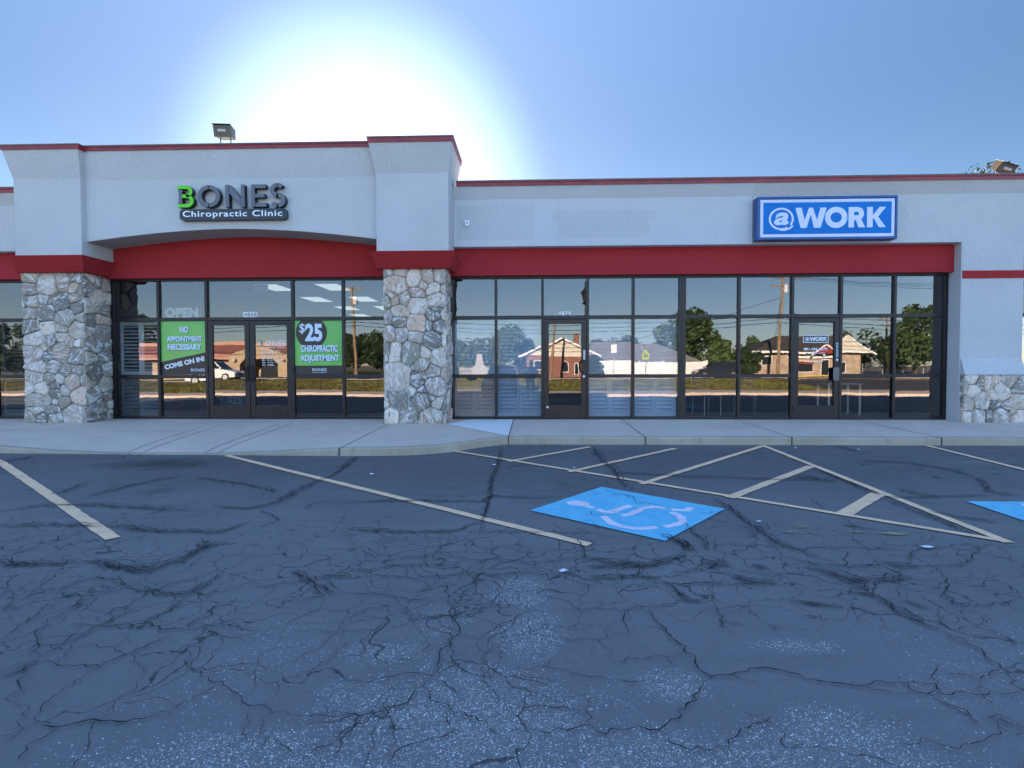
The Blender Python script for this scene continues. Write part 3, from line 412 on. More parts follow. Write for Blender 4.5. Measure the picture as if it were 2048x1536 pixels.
# raised sidewalk: plan outline with a bulge to the left, dropped kerb in front of the clinic
MAT_SW = MAT_CONC
def kerb_y(x):
    pts = [(-40, -3.72), (-8.3, -3.70), (-6.2, -3.76), (-2.8, -3.84), (-2.1, -3.80), (-1.7, -3.72), (-1.25, -3.45), (-.8, -2.95), (-.42, -2.68), (0, -2.66), (40, -2.64)]
    for (a, ya), (b, yb) in zip(pts, pts[1:]):
        if a <= x <= b:
            t = (x-a)/(b-a); return ya+(yb-ya)*t
    return pts[-1][1]
def kerb_h(x):
    pts = [(-40, .125), (-8.6, .115), (-7.4, .035), (-6.5, .008), (-5.0, .008), (-4.1, .04), (-3.1, .10), (-2.7, .115), (-1., .12), (40, .122)]
    for (a, ya), (b, yb) in zip(pts, pts[1:]):
        if a <= x <= b:
            t = (x-a)/(b-a); return ya+(yb-ya)*t
    return .12
def sw_z(x, y):
    ky = kerb_y(x)+.15; top = gz(ky-.15)+kerb_h(x); t = max(0, min(1, (y-ky)/(-.1-ky)))
    if kerb_h(x) < .1: t = t**.7
    return top+(.18-top)*t
xs = [-40, -30, -20, -14]+[-11+i*.2 for i in range(61)]+[1.2+i*1. for i in range(13)]+[20, 30, 40]
xs = sorted(set(round(x, 2) for x in xs))
vt = [-1]+[0, .06, .15, .3, .5, .75, 1.]
mb = MB(); nv = 8
rows = []
for x in xs:
    ky = kerb_y(x); rows.append([(x, ky+.15+(.15-ky-.15)*t, sw_z(x, ky+.15+(.15-ky-.15)*t)) for t in (0, .06, .15, .3, .5, .7, .85, 1.)])
mb.add([v for r in rows for v in r], [(i*nv+j, (i+1)*nv+j, (i+1)*nv+j+1, i*nv+j+1) for i in range(len(xs)-1) for j in range(nv-1)])
mb.smooth = True
tag(mb.build('sidewalk', MAT_CONC), kind='structure')
mb = MB(); rows = []; rk = random.Random(4)
xk = sorted(set(xs+[round(-9+i*.05, 2) for i in range(200)]))
for x in xk:
    ky = kerb_y(x); z0 = gz(ky)-.03; z1 = gz(ky)+kerb_h(x); a, b_ = rk.uniform(-.006, .006), rk.uniform(-.004, .003)
    r_ = min(.02, kerb_h(x)*.4)
    rows.append([(x, ky+a, z0), (x, ky+a, z1-r_), (x, ky+.006+a, z1-r_*.3+b_), (x, ky+.02+a, z1+b_), (x, ky+.151, z1+.0005)])
mb.add([v for r in rows for v in r], [(i*5+j, (i+1)*5+j, (i+1)*5+j+1, i*5+j+1) for i in range(len(xk)-1) for j in range(4)])
tag(mb.build('kerb', MAT_KERB), kind='structure')
# tooled joints and the patch of newer concrete
mb = MB(); ed = []
def strip(pts, wd, zo=.003):
    P = [Vector(p) for p in pts]; vs = []; n = 12
    for i in range(n+1):
        t = i/n*(len(P)-1); k = min(int(t), len(P)-2); p = P[k].lerp(P[k+1], t-k); d = (P[k+1]-P[k]).normalized(); q = Vector((-d.y, d.x))*wd/2
        for s_ in (-1, 1):
            v = p+q*s_; vs.append((v.x, v.y, sw_z(v.x, v.y)+zo))
    mb.add(vs, [(2*i, 2*i+1, 2*i+3, 2*i+2) for i in range(n)])
for x in (-2.9, 1.9, 4.32, 6.75, 9.2, 11.6, -12.2, -9.8): strip([(x, -.05), (x, kerb_y(x)+.14)], .016)
strip([(-.40, -.05), (-.40, -2.52)], .014)
for x in (-6.55, -6.3, -5.15, -4.92): strip([(x, -.9), (x+.25 if x < -6 else x+.08, kerb_y(x)+.12)], .012)
strip([(-14, -1.9), (-6.6, -1.9)], .010); 
tag(mb.build('sidewalk_joints', M('joint_grit', (.07, .068, .065), .95)), kind='structure')  # tooled joints drawn as thin dark strips of grit
mb = MB(); tri = [(-1.70, -.95), (-1.35, -.12), (-.41, -.12), (-.41, -2.52)]
n = 14; vs = []
for i in range(n+1):
    t = i/n; a = Vector(tri[0]).lerp(Vector(tri[3]), t); b = Vector(tri[1]).lerp(Vector(tri[2]), t)
    for k in range(n+1):
        q = a.lerp(b, k/n); vs.append((q.x, q.y, sw_z(q.x, q.y)+.004))
mb.add(vs, [(i*(n+1)+k, (i+1)*(n+1)+k, (i+1)*(n+1)+k+1, i*(n+1)+k+1) for i in range(n) for k in range(n)])
tag(mb.build('sidewalk_patch', MAT_NEWC), kind='structure')
mb = MB()
for x in (-2.9, 1.9, 4.32, 6.75, 9.2, -.4):
    ky = kerb_y(x); mb.box(x-.008, x+.008, ky-.009, ky+.15, gz(ky)-.02, gz(ky)+kerb_h(x)+.003)
tag(mb.build('kerb_joints', M('joint_grit', (.07, .068, .065), .95)), kind='structure')

def edged(mb, edge, name, mat):
    o = mb.build(name, mat); me = o.data
    # bmesh normal recalculation keeps vertex order
    at = me.attributes.new('edge', 'FLOAT', 'POINT'); at.data.foreach_set('value', edge); return o
for kind, nm, mt in ((0, 'asphalt_crack_filler', MAT_SMEAR), (1, 'asphalt_cracks', MAT_CRACK)):
    mb = MB(); ed = []
    for i, (k, wd, pts) in enumerate(CRACKS):
        if k != kind: continue
        if kind == 0: ribbon(mb, ed, pts, wd*(1.15 if pts[0][1] > -8.6 else .55), .007, .03, .05, .4, True, i)
        else: ribbon(mb, ed, pts, wd*.62, .0085, .017, .028, .5, True, i)
    if kind == 0:       # a thin open crack runs down the middle of the wider filler lines
        pass
    tag(edged(mb, ed, nm, mt), kind='structure')
mb = MB(); ed = []
for i, (k, wd, pts) in enumerate(CRACKS):
    if k == 0:
        rs_ = random.Random(i); near = 1. if pts[0][1] > -8.6 else .5
        for q in range(3 if wd > .05 else 1):
            off = (q-.5)*wd*.35*near if wd > .05 else 0
            dx_, dy_ = pts[-1][0]-pts[0][0], pts[-1][1]-pts[0][1]; ln_ = math.hypot(dx_, dy_) or 1
            pp = [(x-dy_/ln_*off+rs_.uniform(-.02, .02), y+dx_/ln_*off+rs_.uniform(-.02, .02)) for x, y in pts]
            ribbon(mb, ed, pp, .008 if near == 1. else .005, .009+.0003*q, .022, .045, .7, True, i*5+q+500)
tag(edged(mb, ed, 'asphalt_hairline_cracks', MAT_CRACK), kind='structure')

def line_mark(a, b, wd, label, zoff=.004, mat=None, name='parking_line', bend=None):
    mb = MB(); ed = []; ribbon(mb, ed, [a]+(bend or [])+[b], wd, zoff, .004, .1, .05, False, 7)
    o = mb.build(name, mat or MAT_LINE); return tag(o, label, 'parking line', 'painted lines on the parking lot')
line_mark((-8.45, -3.86), (-3.44, -7.75), .11, 'faded yellow parking line at the left edge, ending beside no other line', bend=[(-7.55, -4.47)])
line_mark((-4.60, -3.87), (.45, -7.80), .092, 'long faded yellow parking line left of the blue square, starting under the stone pillar kerb')
line_mark((-1.28, -3.36), (3.78, -7.62), .082, 'long faded yellow line closing the striped aisle along its left side', .0045)
line_mark((3.80, -2.76), (3.77, -7.66), .088, 'faded yellow line closing the striped aisle along its right side', .0050)
line_mark((-.34, -4.27), (.94, -2.96), .085, 'shortest slanted stripe of the aisle, nearest the bulging kerb', .0040)
line_mark((.47, -4.97), (2.29, -3.09), .085, 'slanted aisle stripe, second from the bulging kerb', .0040)
line_mark((1.26, -5.65), (3.76, -2.84), .088, 'longest slanted aisle stripe, meeting the right side line at the kerb', .0040)
line_mark((2.06, -6.27), (3.73, -4.54), .11, 'slanted aisle stripe third before the point of the triangle', .0040)
line_mark((2.90, -6.88), (3.72, -6.05), .14, 'wide short stripe nearest the sharp tip of the aisle', .0040)
line_mark((6.47, -2.72), (6.24, -6.9), .088, 'faded yellow parking line at the right edge of the lot')
mb = MB(); ed = []
for a, b in (((2.10, -7.42), (2.52, -7.48)), ((2.62, -7.40), (2.80, -7.42)), ((2.90, -7.44), (3.16, -7.46)), ((2.25, -7.27), (2.45, -7.30))): ribbon(mb, ed, [a, b], .07, .004, .02, .05, .3, True, 3)
tag(mb.build('old_paint_scuffs', MAT_OLDY), kind='structure')
def blue_bay(f, label):
    q = [(.7846, -5.8127), (1.8671, -6.7147), (1.0651, -7.6915), (-.0223, -6.8155)]; q = [f(*p) for p in q]
    mb = MB(); mb.add([(x, y, gz(y)+.0045) for x, y in q], [(3, 2, 1, 0)])
    o = mb.build('accessible_bay_marking', MAT_BLUE); tag(o, label, 'parking marking', 'blue accessible parking squares')
    mb = MB(); ed = []
    for i, l in enumerate(SYMBOL): ribbon(mb, ed, [f(x, y) for x, y in l], .075, .0062, .004, .04, .12, False, i)
    c = Vector((.46, -6.55)); ax = Vector((.105, -.06)); bx = Vector((.05, .085))
    vs = [f(c.x+ax.x*math.cos(t)+bx.x*math.sin(t), c.y+ax.y*math.cos(t)+bx.y*math.sin(t)) for t in [k*math.pi/10 for k in range(20)]]
    mb.add([(x, y, gz(y)+.0066) for x, y in vs], [tuple(range(19, -1, -1))])
    mb.build('wheelchair_symbol', MAT_WHITEP, o)
blue_bay(lambda x, y: (x, y), 'bright blue painted square with white wheelchair symbol, cracked, beside the aisle tip')
def _turn(x, y):        # same stencil, painted square to the kerb
    dx, dy = x+.0223, y+6.8155; det = .8069*(-.876)-1.0874*1.0028
    s_, t_ = (dx*(-.876)-1.0874*dy)/det, (.8069*dy-1.0028*dx)/det
    return (4.40+s_*1.287, -6.365-t_*1.396)
blue_bay(_turn, 'blue painted square cut off by the right edge, only its corner showing')

# ------------------------------------------------------------------ stone veneer
def clip(poly, nx_, nz_, d):          # keep n.p <= d
    out = []
    for i in range(len(poly)):
        a, b = poly[i], poly[(i+1) % len(poly)]; da = nx_*a[0]+nz_*a[1]-d; db = nx_*b[0]+nz_*b[1]-d
        if da <= 0: out.append(a)
        if (da < 0) != (db < 0) and abs(da-db) > 1e-9:
            t = da/(da-db); out.append((a[0]+(b[0]-a[0])*t, a[1]+(b[1]-a[1])*t))
    return out
PAL = [tuple(v_*k_ for v_, k_ in zip(c_, (1.02, .90, .77))) for c_ in [(.42, .39, .34), (.30, .29, .255), (.52, .47, .42), (.72, .66, .60), (.50, .40, .33), (.62, .48, .40), (.20, .195, .18), (.34, .325, .25), (.46, .42, .40), (.85, .79, .72), (.38, .355, .34), (.25, .24, .225), (.60, .56, .51)]]
def stones(seeds, u0, u1, z0, z1, place, rnd, gap=.011, height=.045):
    """Cells of a power diagram over the rectangle, each grown into a lumpy stone; place(u,h,z)->point."""
    V, F, T = [], [], []
    for i, (x, z, r) in enumerate(seeds):
        poly = [(u0, z0), (u1, z0), (u1, z1), (u0, z1)]
        for j, (a, b, q) in enumerate(seeds):
            if i == j: continue
            dx, dz = a-x, b-z; L = math.hypot(dx, dz)
            if L < 1e-4 or L > 1.2: continue
            t = (L*L+(r*r-q*q)*.8)/(2*L); nx_, nz_ = dx/L, dz/L
            poly = clip(poly, nx_, nz_, nx_*x+nz_*z+t-gap/2)
            if len(poly) < 3: break
        if len(poly) < 3: continue
        P = []
        for k in range(len(poly)):
            a, b = poly[k], poly[(k+1) % len(poly)]; m_ = max(1, int(math.hypot(b[0]-a[0], b[1]-a[1])/.035))
            P += [(a[0]+(b[0]-a[0])*t/m_, a[1]+(b[1]-a[1])*t/m_) for t in range(m_)]
        if len(P) < 5: continue
        for _ in range(1):       # round the corners
            P = [(.25*P[k-1][0]+.5*P[k][0]+.25*P[(k+1) % len(P)][0], .25*P[k-1][1]+.5*P[k][1]+.25*P[(k+1) % len(P)][1]) for k in range(len(P))]
        P = [(a+.010*(mnoise.noise(Vector((a*22, b*22, i)))), b+.010*(mnoise.noise(Vector((a*22, b*22, i+50))))) for a, b in P]
        cx = sum(p[0] for p in P)/len(P); cz = sum(p[1] for p in P)/len(P)
        tone = list(rnd.choice(PAL)); k_ = rnd.uniform(.75, 1.2); tone = [min(.92, c*k_) for c in tone]+[rnd.random()]
        hh = height*rnd.uniform(.7, 1.25); ta, tb = rnd.uniform(-.12, .12), rnd.uniform(-.12, .12)
        o = len(V); n = len(P)
        rings = [(1.03, -.02), (1., .35), (.965, .72), (.88, .95), (.6, 1.03), (.28, 1.05)]
        for sc, hf in rings:
            for a, b in P:
                du, dv = (a-cx)*sc, (b-cz)*sc
                h = hf*hh
                if hf > .5: h += ta*du+tb*dv+.011*mnoise.noise(Vector(((cx+du)*9, (cz+dv)*9, i*3.1)))+.005*mnoise.noise(Vector(((cx+du)*30, (cz+dv)*30, i)))
                V.append(place(cx+du, h, cz+dv))
        V.append(place(cx, hh*1.05, cz))
        nf = len(F)
        for q in range(len(rings)-1):
            F += [(o+q*n+k, o+q*n+(k+1) % n, o+(q+1)*n+(k+1) % n, o+(q+1)*n+k) for k in range(n)]
        e = o+(len(rings)-1)*n
        F += [(e+k, e+(k+1) % n, o+len(rings)*n) for k in range(n)]
        T += [tone]*(len(F)-nf)
    return V, F, T
def stone_part(name, groups, parent):
    V, F, T = [], [], []
    for v, f, t in groups:
        o = len(V); V += v; F += [tuple(i+o for i in q) for q in f]; T += t
    me = bpy.data.meshes.new(name); me.from_pydata(V, [], F); me.materials.append(MAT_STONE)
    at = me.attributes.new('tone', 'FLOAT_COLOR', 'FACE'); at.data.foreach_set('color', np.array(T, 'f').ravel())
    bm = bmesh.new(); bm.from_mesh(me); bmesh.ops.recalc_face_normals(bm, faces=bm.faces); bm.to_mesh(me); bm.free()
    me.polygons.foreach_set('use_smooth', [True]*len(me.polygons)); me.update()
    o = bpy.data.objects.new(name, me); COL.objects.link(o); o.parent = parent; return o
def rand_seeds(u0, u1, z0, z1, n, rnd):
    out = []; t = 0
    while len(out) < n and t < 4000:
        t += 1; r = rnd.choice((.05, .08, .1, .13, .17)); p = (rnd.uniform(u0, u1), rnd.uniform(z0, z1))
        if all(math.hypot(p[0]-a, p[1]-b) > (r+q)*.62 for a, b, q in out): out.append((*p, r))
    return out

# ------------------------------------------------------------------ the shop building
MAT_SOFFIT = make_stucco('taupe_soffit_stucco', (.36, .32, .285), (.41, .37, .33), .5)  # soffit has a darker, warmer tone than the arch wall
bld = empty('shop_building', (0, 0, 0), 0, 'long white stucco strip mall with red bands, stone pillars and dark framed shop windows', 'building')
def bpart(mb, name, mat, parent=None, bevel=0.): return mb.build(name, mat, parent or bld, bevel)
def yz(mb, poly, x0, x1): mb.prism(poly, x0, x1, 'x')
FLARE_R = [(-.40, 4.765), (-.55, 5.0), (.02, 5.0), (.02, 4.765)]
def upper_wall(x0, x1, mat):
    mb = MB(); yz(mb, [(-.40, 3.80), (-.40, 4.765), (-.52, 5.0), (.02, 5.0), (.02, 3.80)], x0, x1)
    return bpart(mb, 'upper_wall', mat)
upper_wall(-1.63, 4.49, MAT_STUCCO2); upper_wall(4.494, 18, MAT_STUCCO); upper_wall(-22, -10.42, MAT_STUCCO)
def cap_run(x0, x1, yf, yb, z0, z1):
    mb = MB(); h = z1-z0
    yz(mb, [(yf, z0), (yf, z0+h*.62), (yf-.012, z0+h*.70), (yf-.012, z1-.012), (yb, z1-.012), (yb, z0)], x0, x1)
    mb.cm = 1; mb.box(x0, x1, yf-.022, yb+.01, z1-.011, z1+.012)
    return bpart(mb, 'parapet_cap', [MAT_CAP, MAT_CAPTOP])
cap_run(-1.55, 18, -.545, .05, 5.0, 5.10); cap_run(-22, -10.5, -.545, .05, 5.0, 5.10)
# arch wall of the clinic
def arch_z(x):
    a, b = -9.04, -3.08; c_ = (a+b)/2; t = (x-c_)/((b-a)/2)
    return 4.09-.235*(abs(t)**1.75)
n = 40; X0, X1 = -9.05, -3.07
pl = [(X0+(X1-X0)*i/n, arch_z(X0+(X1-X0)*i/n)) for i in range(n+1)]
mb = MB(); mb.prism(pl+[(X1, 5.085), (X0, 5.085)], -.95, -.205, 'y')
yz(mb, [(-.95, 5.085), (-1.07, 5.625), (.0, 5.625), (.0, 5.085)], X0+.002, X1-.002)
bpart(mb, 'arch_wall', MAT_STUCCO)
mb = MB(); mb.prism([(p[0], p[1]-.003) for p in pl]+[(p[0], p[1]+.004) for p in pl[::-1]], -.935, -.206, 'y'); bpart(mb, 'soffit', MAT_SOFFIT); cap_run(X0+.05, X1-.05, -1.095, .08, 5.625, 5.715)
# pilasters, collars, stone pillars
def pilaster(xl, xr, xlt, xrt, yf, yft, z0, zk, zt, ztc, name='pilaster'):
    mb = MB(); yb = .10
    mb.box(xl, xr, yf, -.21, z0, zk)
    mb.hexa([(xl, yf, zk), (xr, yf, zk), (xr, yb, zk), (xl, yb, zk)], [(xlt, yft, zt), (xrt, yft, zt), (xrt, yb, zt), (xlt, yb, zt)])
    mb.box(xl, xr, -.21, yb, 3.9, zk)
    p = bpart(mb, name, MAT_STUCCO)
    mb = MB(); h = ztc-zt; e = .02
    mb.box(xlt-e, xrt+e, yft-e, yb+e, zt, ztc-.012); mb.cm = 1; mb.box(xlt-e-.012, xrt+e+.012, yft-e-.012, yb+e+.012, ztc-.011, ztc+.012)
    mb.build('parapet_cap', [MAT_CAP, MAT_CAPTOP], p)
def collar(xlb, xrb, yb_, xlt, xrt, yt, z0, z1):
    mb = MB(); mb.hexa([(xlb, yb_, z0), (xrb, yb_, z0), (xrb, -.19, z0), (xlb, -.19, z0)], [(xlt, yt, z1), (xrt, yt, z1), (xrt, -.19, z1), (xlt, -.19, z1)])
    bpart(mb, 'pillar_collar', MAT_RED, None, .006)
pilaster(-10.41, -9.03, -10.49, -8.94, -1.07, -1.22, 3.561, 5.09, 5.615, 5.705)
pilaster(-3.06, -1.635, -3.155, -1.535, -1.07, -1.25, 3.576, 5.10, 5.635, 5.735)
collar(-10.54, -9.12, -.93, -10.46, -8.96, -1.15, 3.26, 3.56)
collar(-3.105, -1.62, -.93, -3.195, -1.505, -1.17, 3.275, 3.575)
rnd = random.Random(11)
def pillar(x0, x1, seeds_front, seeds_side, zt, lab):
    mb = MB(); mb.box(x0+.035, x1-.035, -.785, -.01, .10, zt)
    p = bpart(mb, 'stone_pillar', MAT_MORTAR)
    g = [stones(seeds_front, x0, x1, .15, zt+.01, lambda u, h, z: (u, -.785-h, z), rnd)]
    side = seeds_side or rand_seeds(-.8, -.02, .15, zt, 34, rnd)
    g.append(stones(side, -.80, -.02, .16, zt+.01, lambda u, h, z: (x1-.035+h, u, z), rnd))
    g.append(stones(rand_seeds(-.8, -.02, .15, zt, 30, rnd), -.80, -.02, .16, zt+.01, lambda u, h, z: (x0+.035-h, u, z), rnd))
    stone_part('stone_cladding', g, p)
pillar(-10.54, -9.235, STONES_LEFT, STONES_SIDE, 3.27, '')
pillar(-3.005, -1.735, STONES_MID, None, 3.28, '')
# right pier: stucco shaft flaring out over a stone base
mb = MB(); yz(mb, [(-.40, 1.46), (-.40, 3.799), (.05, 3.799), (.05, .14), (-.30, .14), (-.30, 1.13), (-.525, 1.13)], 8.68, 9.875)
bpart(mb, 'stucco_pier', MAT_STUCCO)
mb = MB(); mb.box(8.679, 9.876, -.416, -.3, 3.07, 3.225); bpart(mb, 'red_stripe', MAT_RED)
mb = MB(); mb.box(8.69, 9.88, -.475, -.31, .10, 1.125); pb = bpart(mb, 'stone_base', MAT_MORTAR)
stone_part('stone_cladding', [stones(STONES_BASE, 8.68, 9.9, .15, 1.125, lambda u, h, z: (u, -.475-h, z), rnd),
    stones(rand_seeds(-.5, -.3, .15, 1.12, 8, rnd), -.5, -.31, .15, 1.125, lambda u, h, z: (8.69-h*.3, u, z), rnd)], pb)
# red bands over the windows
for a, b, zt in ((-22, -10.3, 3.815), (-9.3, -2.9, 4.24), (-1.75, 8.655, 3.815), (9.9, 18, 3.815)):
    mb = MB(); mb.box(a, b, -.20, .04, 3.235, zt); bpart(mb, 'red_band', MAT_RED)
# jamb beside the last window, closing soffits
mb = MB(); mb.box(8.655, 8.679, -.395, .05, .14, 3.80); bpart(mb, 'window_jamb', MAT_STUCCO)
MAT_PATCH = make_stucco('older_stucco_paint', (.475, .485, .50), (.51, .52, .535), .25)
for q in ((.42, 2.55, 4.30, 4.52), (.55, 2.4, 3.98, 4.302), (-1.55, .05, 3.95, 4.66)):
    mb = MB(); mb.box(q[0], q[1], -.4018-.0004*q[2], -.39, q[2], q[3]); bpart(mb, 'paint_patch', MAT_PATCH)
mb = MB(); mb.box(4.487, 4.497, -.4035, -.39, 3.805, 4.764); bpart(mb, 'control_joint', MAT_MORTAR)
# hidden shell: roof, rear and end walls
mb = MB(); mb.box(-22, 18, .02, 16.2, 4.45, 4.6); bpart(mb, 'roof', M('roof_membrane', (.4, .39, .37), .9))
mb = MB(); mb.box(-22, 18, 16.0, 16.2, -.3, 4.449); mb.box(-22.2, -22, -.4, 16.2, -.3, 5.0); mb.box(18, 18.2, -.4, 16.2, -.3, 5.0); mb.box(-22, 18, .045, .2, 3.30, 4.449)
bpart(mb, 'rear_wall', MAT_STUCCO)
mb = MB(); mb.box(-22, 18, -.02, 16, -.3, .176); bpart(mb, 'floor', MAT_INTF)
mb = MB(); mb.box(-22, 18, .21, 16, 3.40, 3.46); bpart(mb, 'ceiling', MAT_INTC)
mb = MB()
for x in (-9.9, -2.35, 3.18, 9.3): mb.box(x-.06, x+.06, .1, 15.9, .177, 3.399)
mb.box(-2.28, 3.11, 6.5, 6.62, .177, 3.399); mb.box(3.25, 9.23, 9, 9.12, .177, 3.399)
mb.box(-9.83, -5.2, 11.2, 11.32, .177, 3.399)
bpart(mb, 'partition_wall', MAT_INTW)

# ------------------------------------------------------------------ storefront glazing
Z_S0, Z_S1, Z_M0, Z_M1, Z_T0, Z_T1, Z_H0, Z_H1 = .181, .228, 1.07, 1.143, 2.325, 2.40, 3.19, 3.30
rg = random.Random(5)
def pane(x0, x1, z0, z1, parent, y=0.):
    mb = MB(); j = [rg.uniform(-.0012, .0012) for _ in range(4)]
    mb.add([(x0, y+j[0], z0), (x1, y+j[1], z0), (x1, y+j[2], z1), (x0, y+j[0]+j[2]-j[1], z1)], [(0, 1, 2, 3)])
    mb.build('pane', MAT_GLASS, parent)
def bar(mb, x0, x1, z0, z1, yf=-.05, yb=.06): mb.box(x0, x1, yf, yb, z0, z1)
def glazing(xs, doors=(), merge_mid=(), mw=.056):
    fr = MB(); n = len(xs)-1
    bar(fr, xs[0], xs[-1], Z_H0, Z_H1, -.052); 
    for i, x in enumerate(xs):
        h = mw/2
        if i == 0: a, b = x, x+mw
        elif i == n: a, b = x-mw, x
        else: a, b = x-h, x+h
        bar(fr, a, b, .181, Z_H0, -.055)
    for i in range(n):
        a, b = xs[i]+(mw if i == 0 else mw/2), xs[i+1]-(mw if i == n-1 else mw/2)
        bar(fr, a, b, Z_T0, Z_T1)
        if i not in doors:
            bar(fr, a, b, Z_M0, Z_M1); bar(fr, a, b, Z_S0, Z_S1)
    f = fr.build('storefront_window', MAT_FRAME, bld, .004)
    for i in range(n):
        a, b = xs[i]+.02, xs[i+1]-.02
        pane(a, b, Z_T1-.01, Z_H0+.01, f)
        if i not in doors: pane(a, b, Z_M1-.01, Z_T0+.01, f); pane(a, b, Z_S1-.01, Z_M0+.01, f)
    return f
U0 = [-14.6, -13.2, -11.9, -10.45]; U1 = [-9.22, -8.18, -7.108, -5.199, -4.088, -2.9]; U2 = [-1.76, -.776, .223, 1.184, 2.151, 3.165]
U3 = [3.20, 4.372, 5.477, 6.482, 7.583, 8.655]; U4 = [9.88, 11.0, 12.2]
glazing(U0); glazing(U1, (2,)); glazing(U2, (2,)); glazing(U3, (2,)); glazing(U4)
def door(x0, x1, mat, hinge_left, kind):
    st, tr, br = .105, .095, .285; z0, z1 = .19, 2.318; y0, y1 = -.045, .02
    mb = MB()
    mb.box(x0, x0+st, y0, y1, z0, z1); mb.box(x1-st, x1, y0, y1, z0, z1)
    mb.box(x0+st, x1-st, y0, y1, z1-tr, z1); mb.box(x0+st, x1-st, y0, y1, z0, z0+br)
    d = mb.build('entrance_door', mat, bld, .004)
    pane(x0+st-.01, x1-st+.01, z0+br-.01, z1-tr+.01, d, -.012)
    hx = x1-st/2 if hinge_left else x0+st/2; gx = x0-.004 if hinge_left else x1+.004
    for z in (.42, 1.25, 2.1):
        h = MB(); h.tube([(gx, -.058, z-.055), (gx, -.058, z+.055)], .011, 8); h.build('hinge', mat, d)
    h = MB()
    if kind == 'pull':      # vertical offset bar on two standoffs
        h.tube([(hx, -.05, 1.02), (hx, -.10, 1.03), (hx, -.105, 1.06), (hx, -.105, 1.28), (hx, -.10, 1.31), (hx, -.05, 1.32)], .013, 8)
        h.box(hx-.028, hx+.028, -.052, -.046, .98, 1.36)
    elif kind == 'loop':
        s_ = 1 if hinge_left else -1
        h.tube([(hx, -.05, 1.18), (hx-.02*s_, -.10, 1.18), (hx-.07*s_, -.11, 1.20), (hx-.085*s_, -.11, 1.28), (hx-.085*s_, -.11, 1.36), (hx-.06*s_, -.10, 1.43), (hx, -.05, 1.43)], .012, 8)
    else:
        h.box(hx-.04, hx+.05, -.062, -.046, 1.00, 1.28); h.box(hx-.075, hx-.03, -.10, -.062, 1.00, 1.28); h.box(hx-.10, hx-.06, -.115, -.10, 1.01, 1.27)
    h.smooth = False
    h.build('handle', M('grey_handle_metal', (.11, .12, .135), .35, .5, .7) if kind == 'plate' else M('black_handle_metal', (.015, .015, .017), .35, .5, .5), d, .003)
    return d
dl = door(-7.078, -6.160, MAT_FRAME, True, 'pull'); dr = door(-6.148, -5.229, MAT_FRAME, False, 'pull')
db = door(.253, 1.154, MAT_DOORFR, True, 'loop'); dw = door(5.507, 6.452, MAT_FRAME, True, 'plate')
MAT_WHITE = M('white_vinyl', (.74, .75, .77), .5, .5, 0, .03)
def disc(x, z, r, y, name, mat, parent):
    mb = MB(); mb.prism([(x+r*math.cos(k*math.pi/8), z+r*math.sin(k*math.pi/8)) for k in range(16)], y, y-.008, 'y'); mb.build(name, mat, parent)
disc(1.105, 1.10, .024, -.046, 'lock_cylinder', MAT_WHITE, db); disc(.33, .44, .024, -.046, 'floor_bolt', MAT_WHITE, db)
disc(6.405, 1.44, .024, -.046, 'lock_cylinder', MAT_WHITE, dw)
mb = MB(); mb.box(6.385, 6.425, -.05, -.0455, 1.50, 1.80); st = mb.build('door_sticker', M('pale_blue_sticker', (.30, .42, .50), .5), dw)
text('sticker_lettering', 'P\nU\nL\nL', MAT_FRAME, 6.393, 6.417, 1.53, 1.77, -.0503, .001, .02, st)
mb = MB(); mb.box(1.095, 1.130, -.05, -.0455, 1.46, 1.66); st = mb.build('door_sticker', MAT_WHITE, db)
text('sticker_lettering', 'P\nU\nS\nH', MAT_FRAME, 1.102, 1.123, 1.48, 1.64, -.0503, .001, .02, st)
# mail slot under the middle rail of the vacant unit
mb = MB(); mb.prism([(-1.42, 1.068), (-1.18, 1.068), (-1.20, 1.035), (-1.24, 1.015), (-1.36, 1.015), (-1.40, 1.035)], -.06, -.03, 'y')
mb.build('mail_slot', MAT_FRAME, bld, .004)
# brown closing post between the two shops
mb = MB(); mb.box(3.166, 3.199, -.06, .06, .181, 3.30); bpart(mb, 'window_post', MAT_DOORFR)

# ------------------------------------------------------------------ clinic sign over the arch
MAT_SFACE = M('charcoal_sign_face', (.115, .125, .145), .45, .5, 0, .06)
MAT_SSIDE = M('black_sign_return', (.012, .013, .018), .5)
MAT_GREEN = M('lime_green_sign_face', (.11, .60, .012), .45, .5, 0, .05)
MAT_GREENS = M('dark_green_sign_return', (.012, .05, .010), .5)
MAT_PLATE = M('dark_navy_plate', (.022, .026, .040), .45, .5, 0, .1)
sign = empty('clinic_sign', (0, 0, 0), 0, 'raised charcoal letters BONES with lime green B over dark Chiropractic Clinic plate', 'sign')
def arc(cx, cz, rx, rz, a0, a1, n=14): return [(cx+rx*math.cos(R(a0+(a1-a0)*i/n)), cz+rz*math.sin(R(a0+(a1-a0)*i/n))) for i in range(n+1)]
def letter(strokes, face=MAT_SFACE, side=MAT_SSIDE, wd=.085, polys=(), name='letter'):
    mb = MB()
    for p in strokes:
        mb.cm = 0; stroke(mb, p, wd, -.965, -1.072); mb.cm = 1; stroke(mb, p, wd-.006, -1.0715, -1.078)
    for p in polys:
        mb.cm = 0; mb.prism(p, -.965, -1.072, 'y'); mb.cm = 1
        cx = sum(q[0] for q in p)/len(p); cz = sum(q[1] for q in p)/len(p)
        mb.prism([(cx+(q[0]-cx)*.965, cz+(q[1]-cz)*.985) for q in p], -1.0715, -1.078, 'y')
    return mb.build(name, [side, face], sign)
T_, B_ = 4.925, 4.485
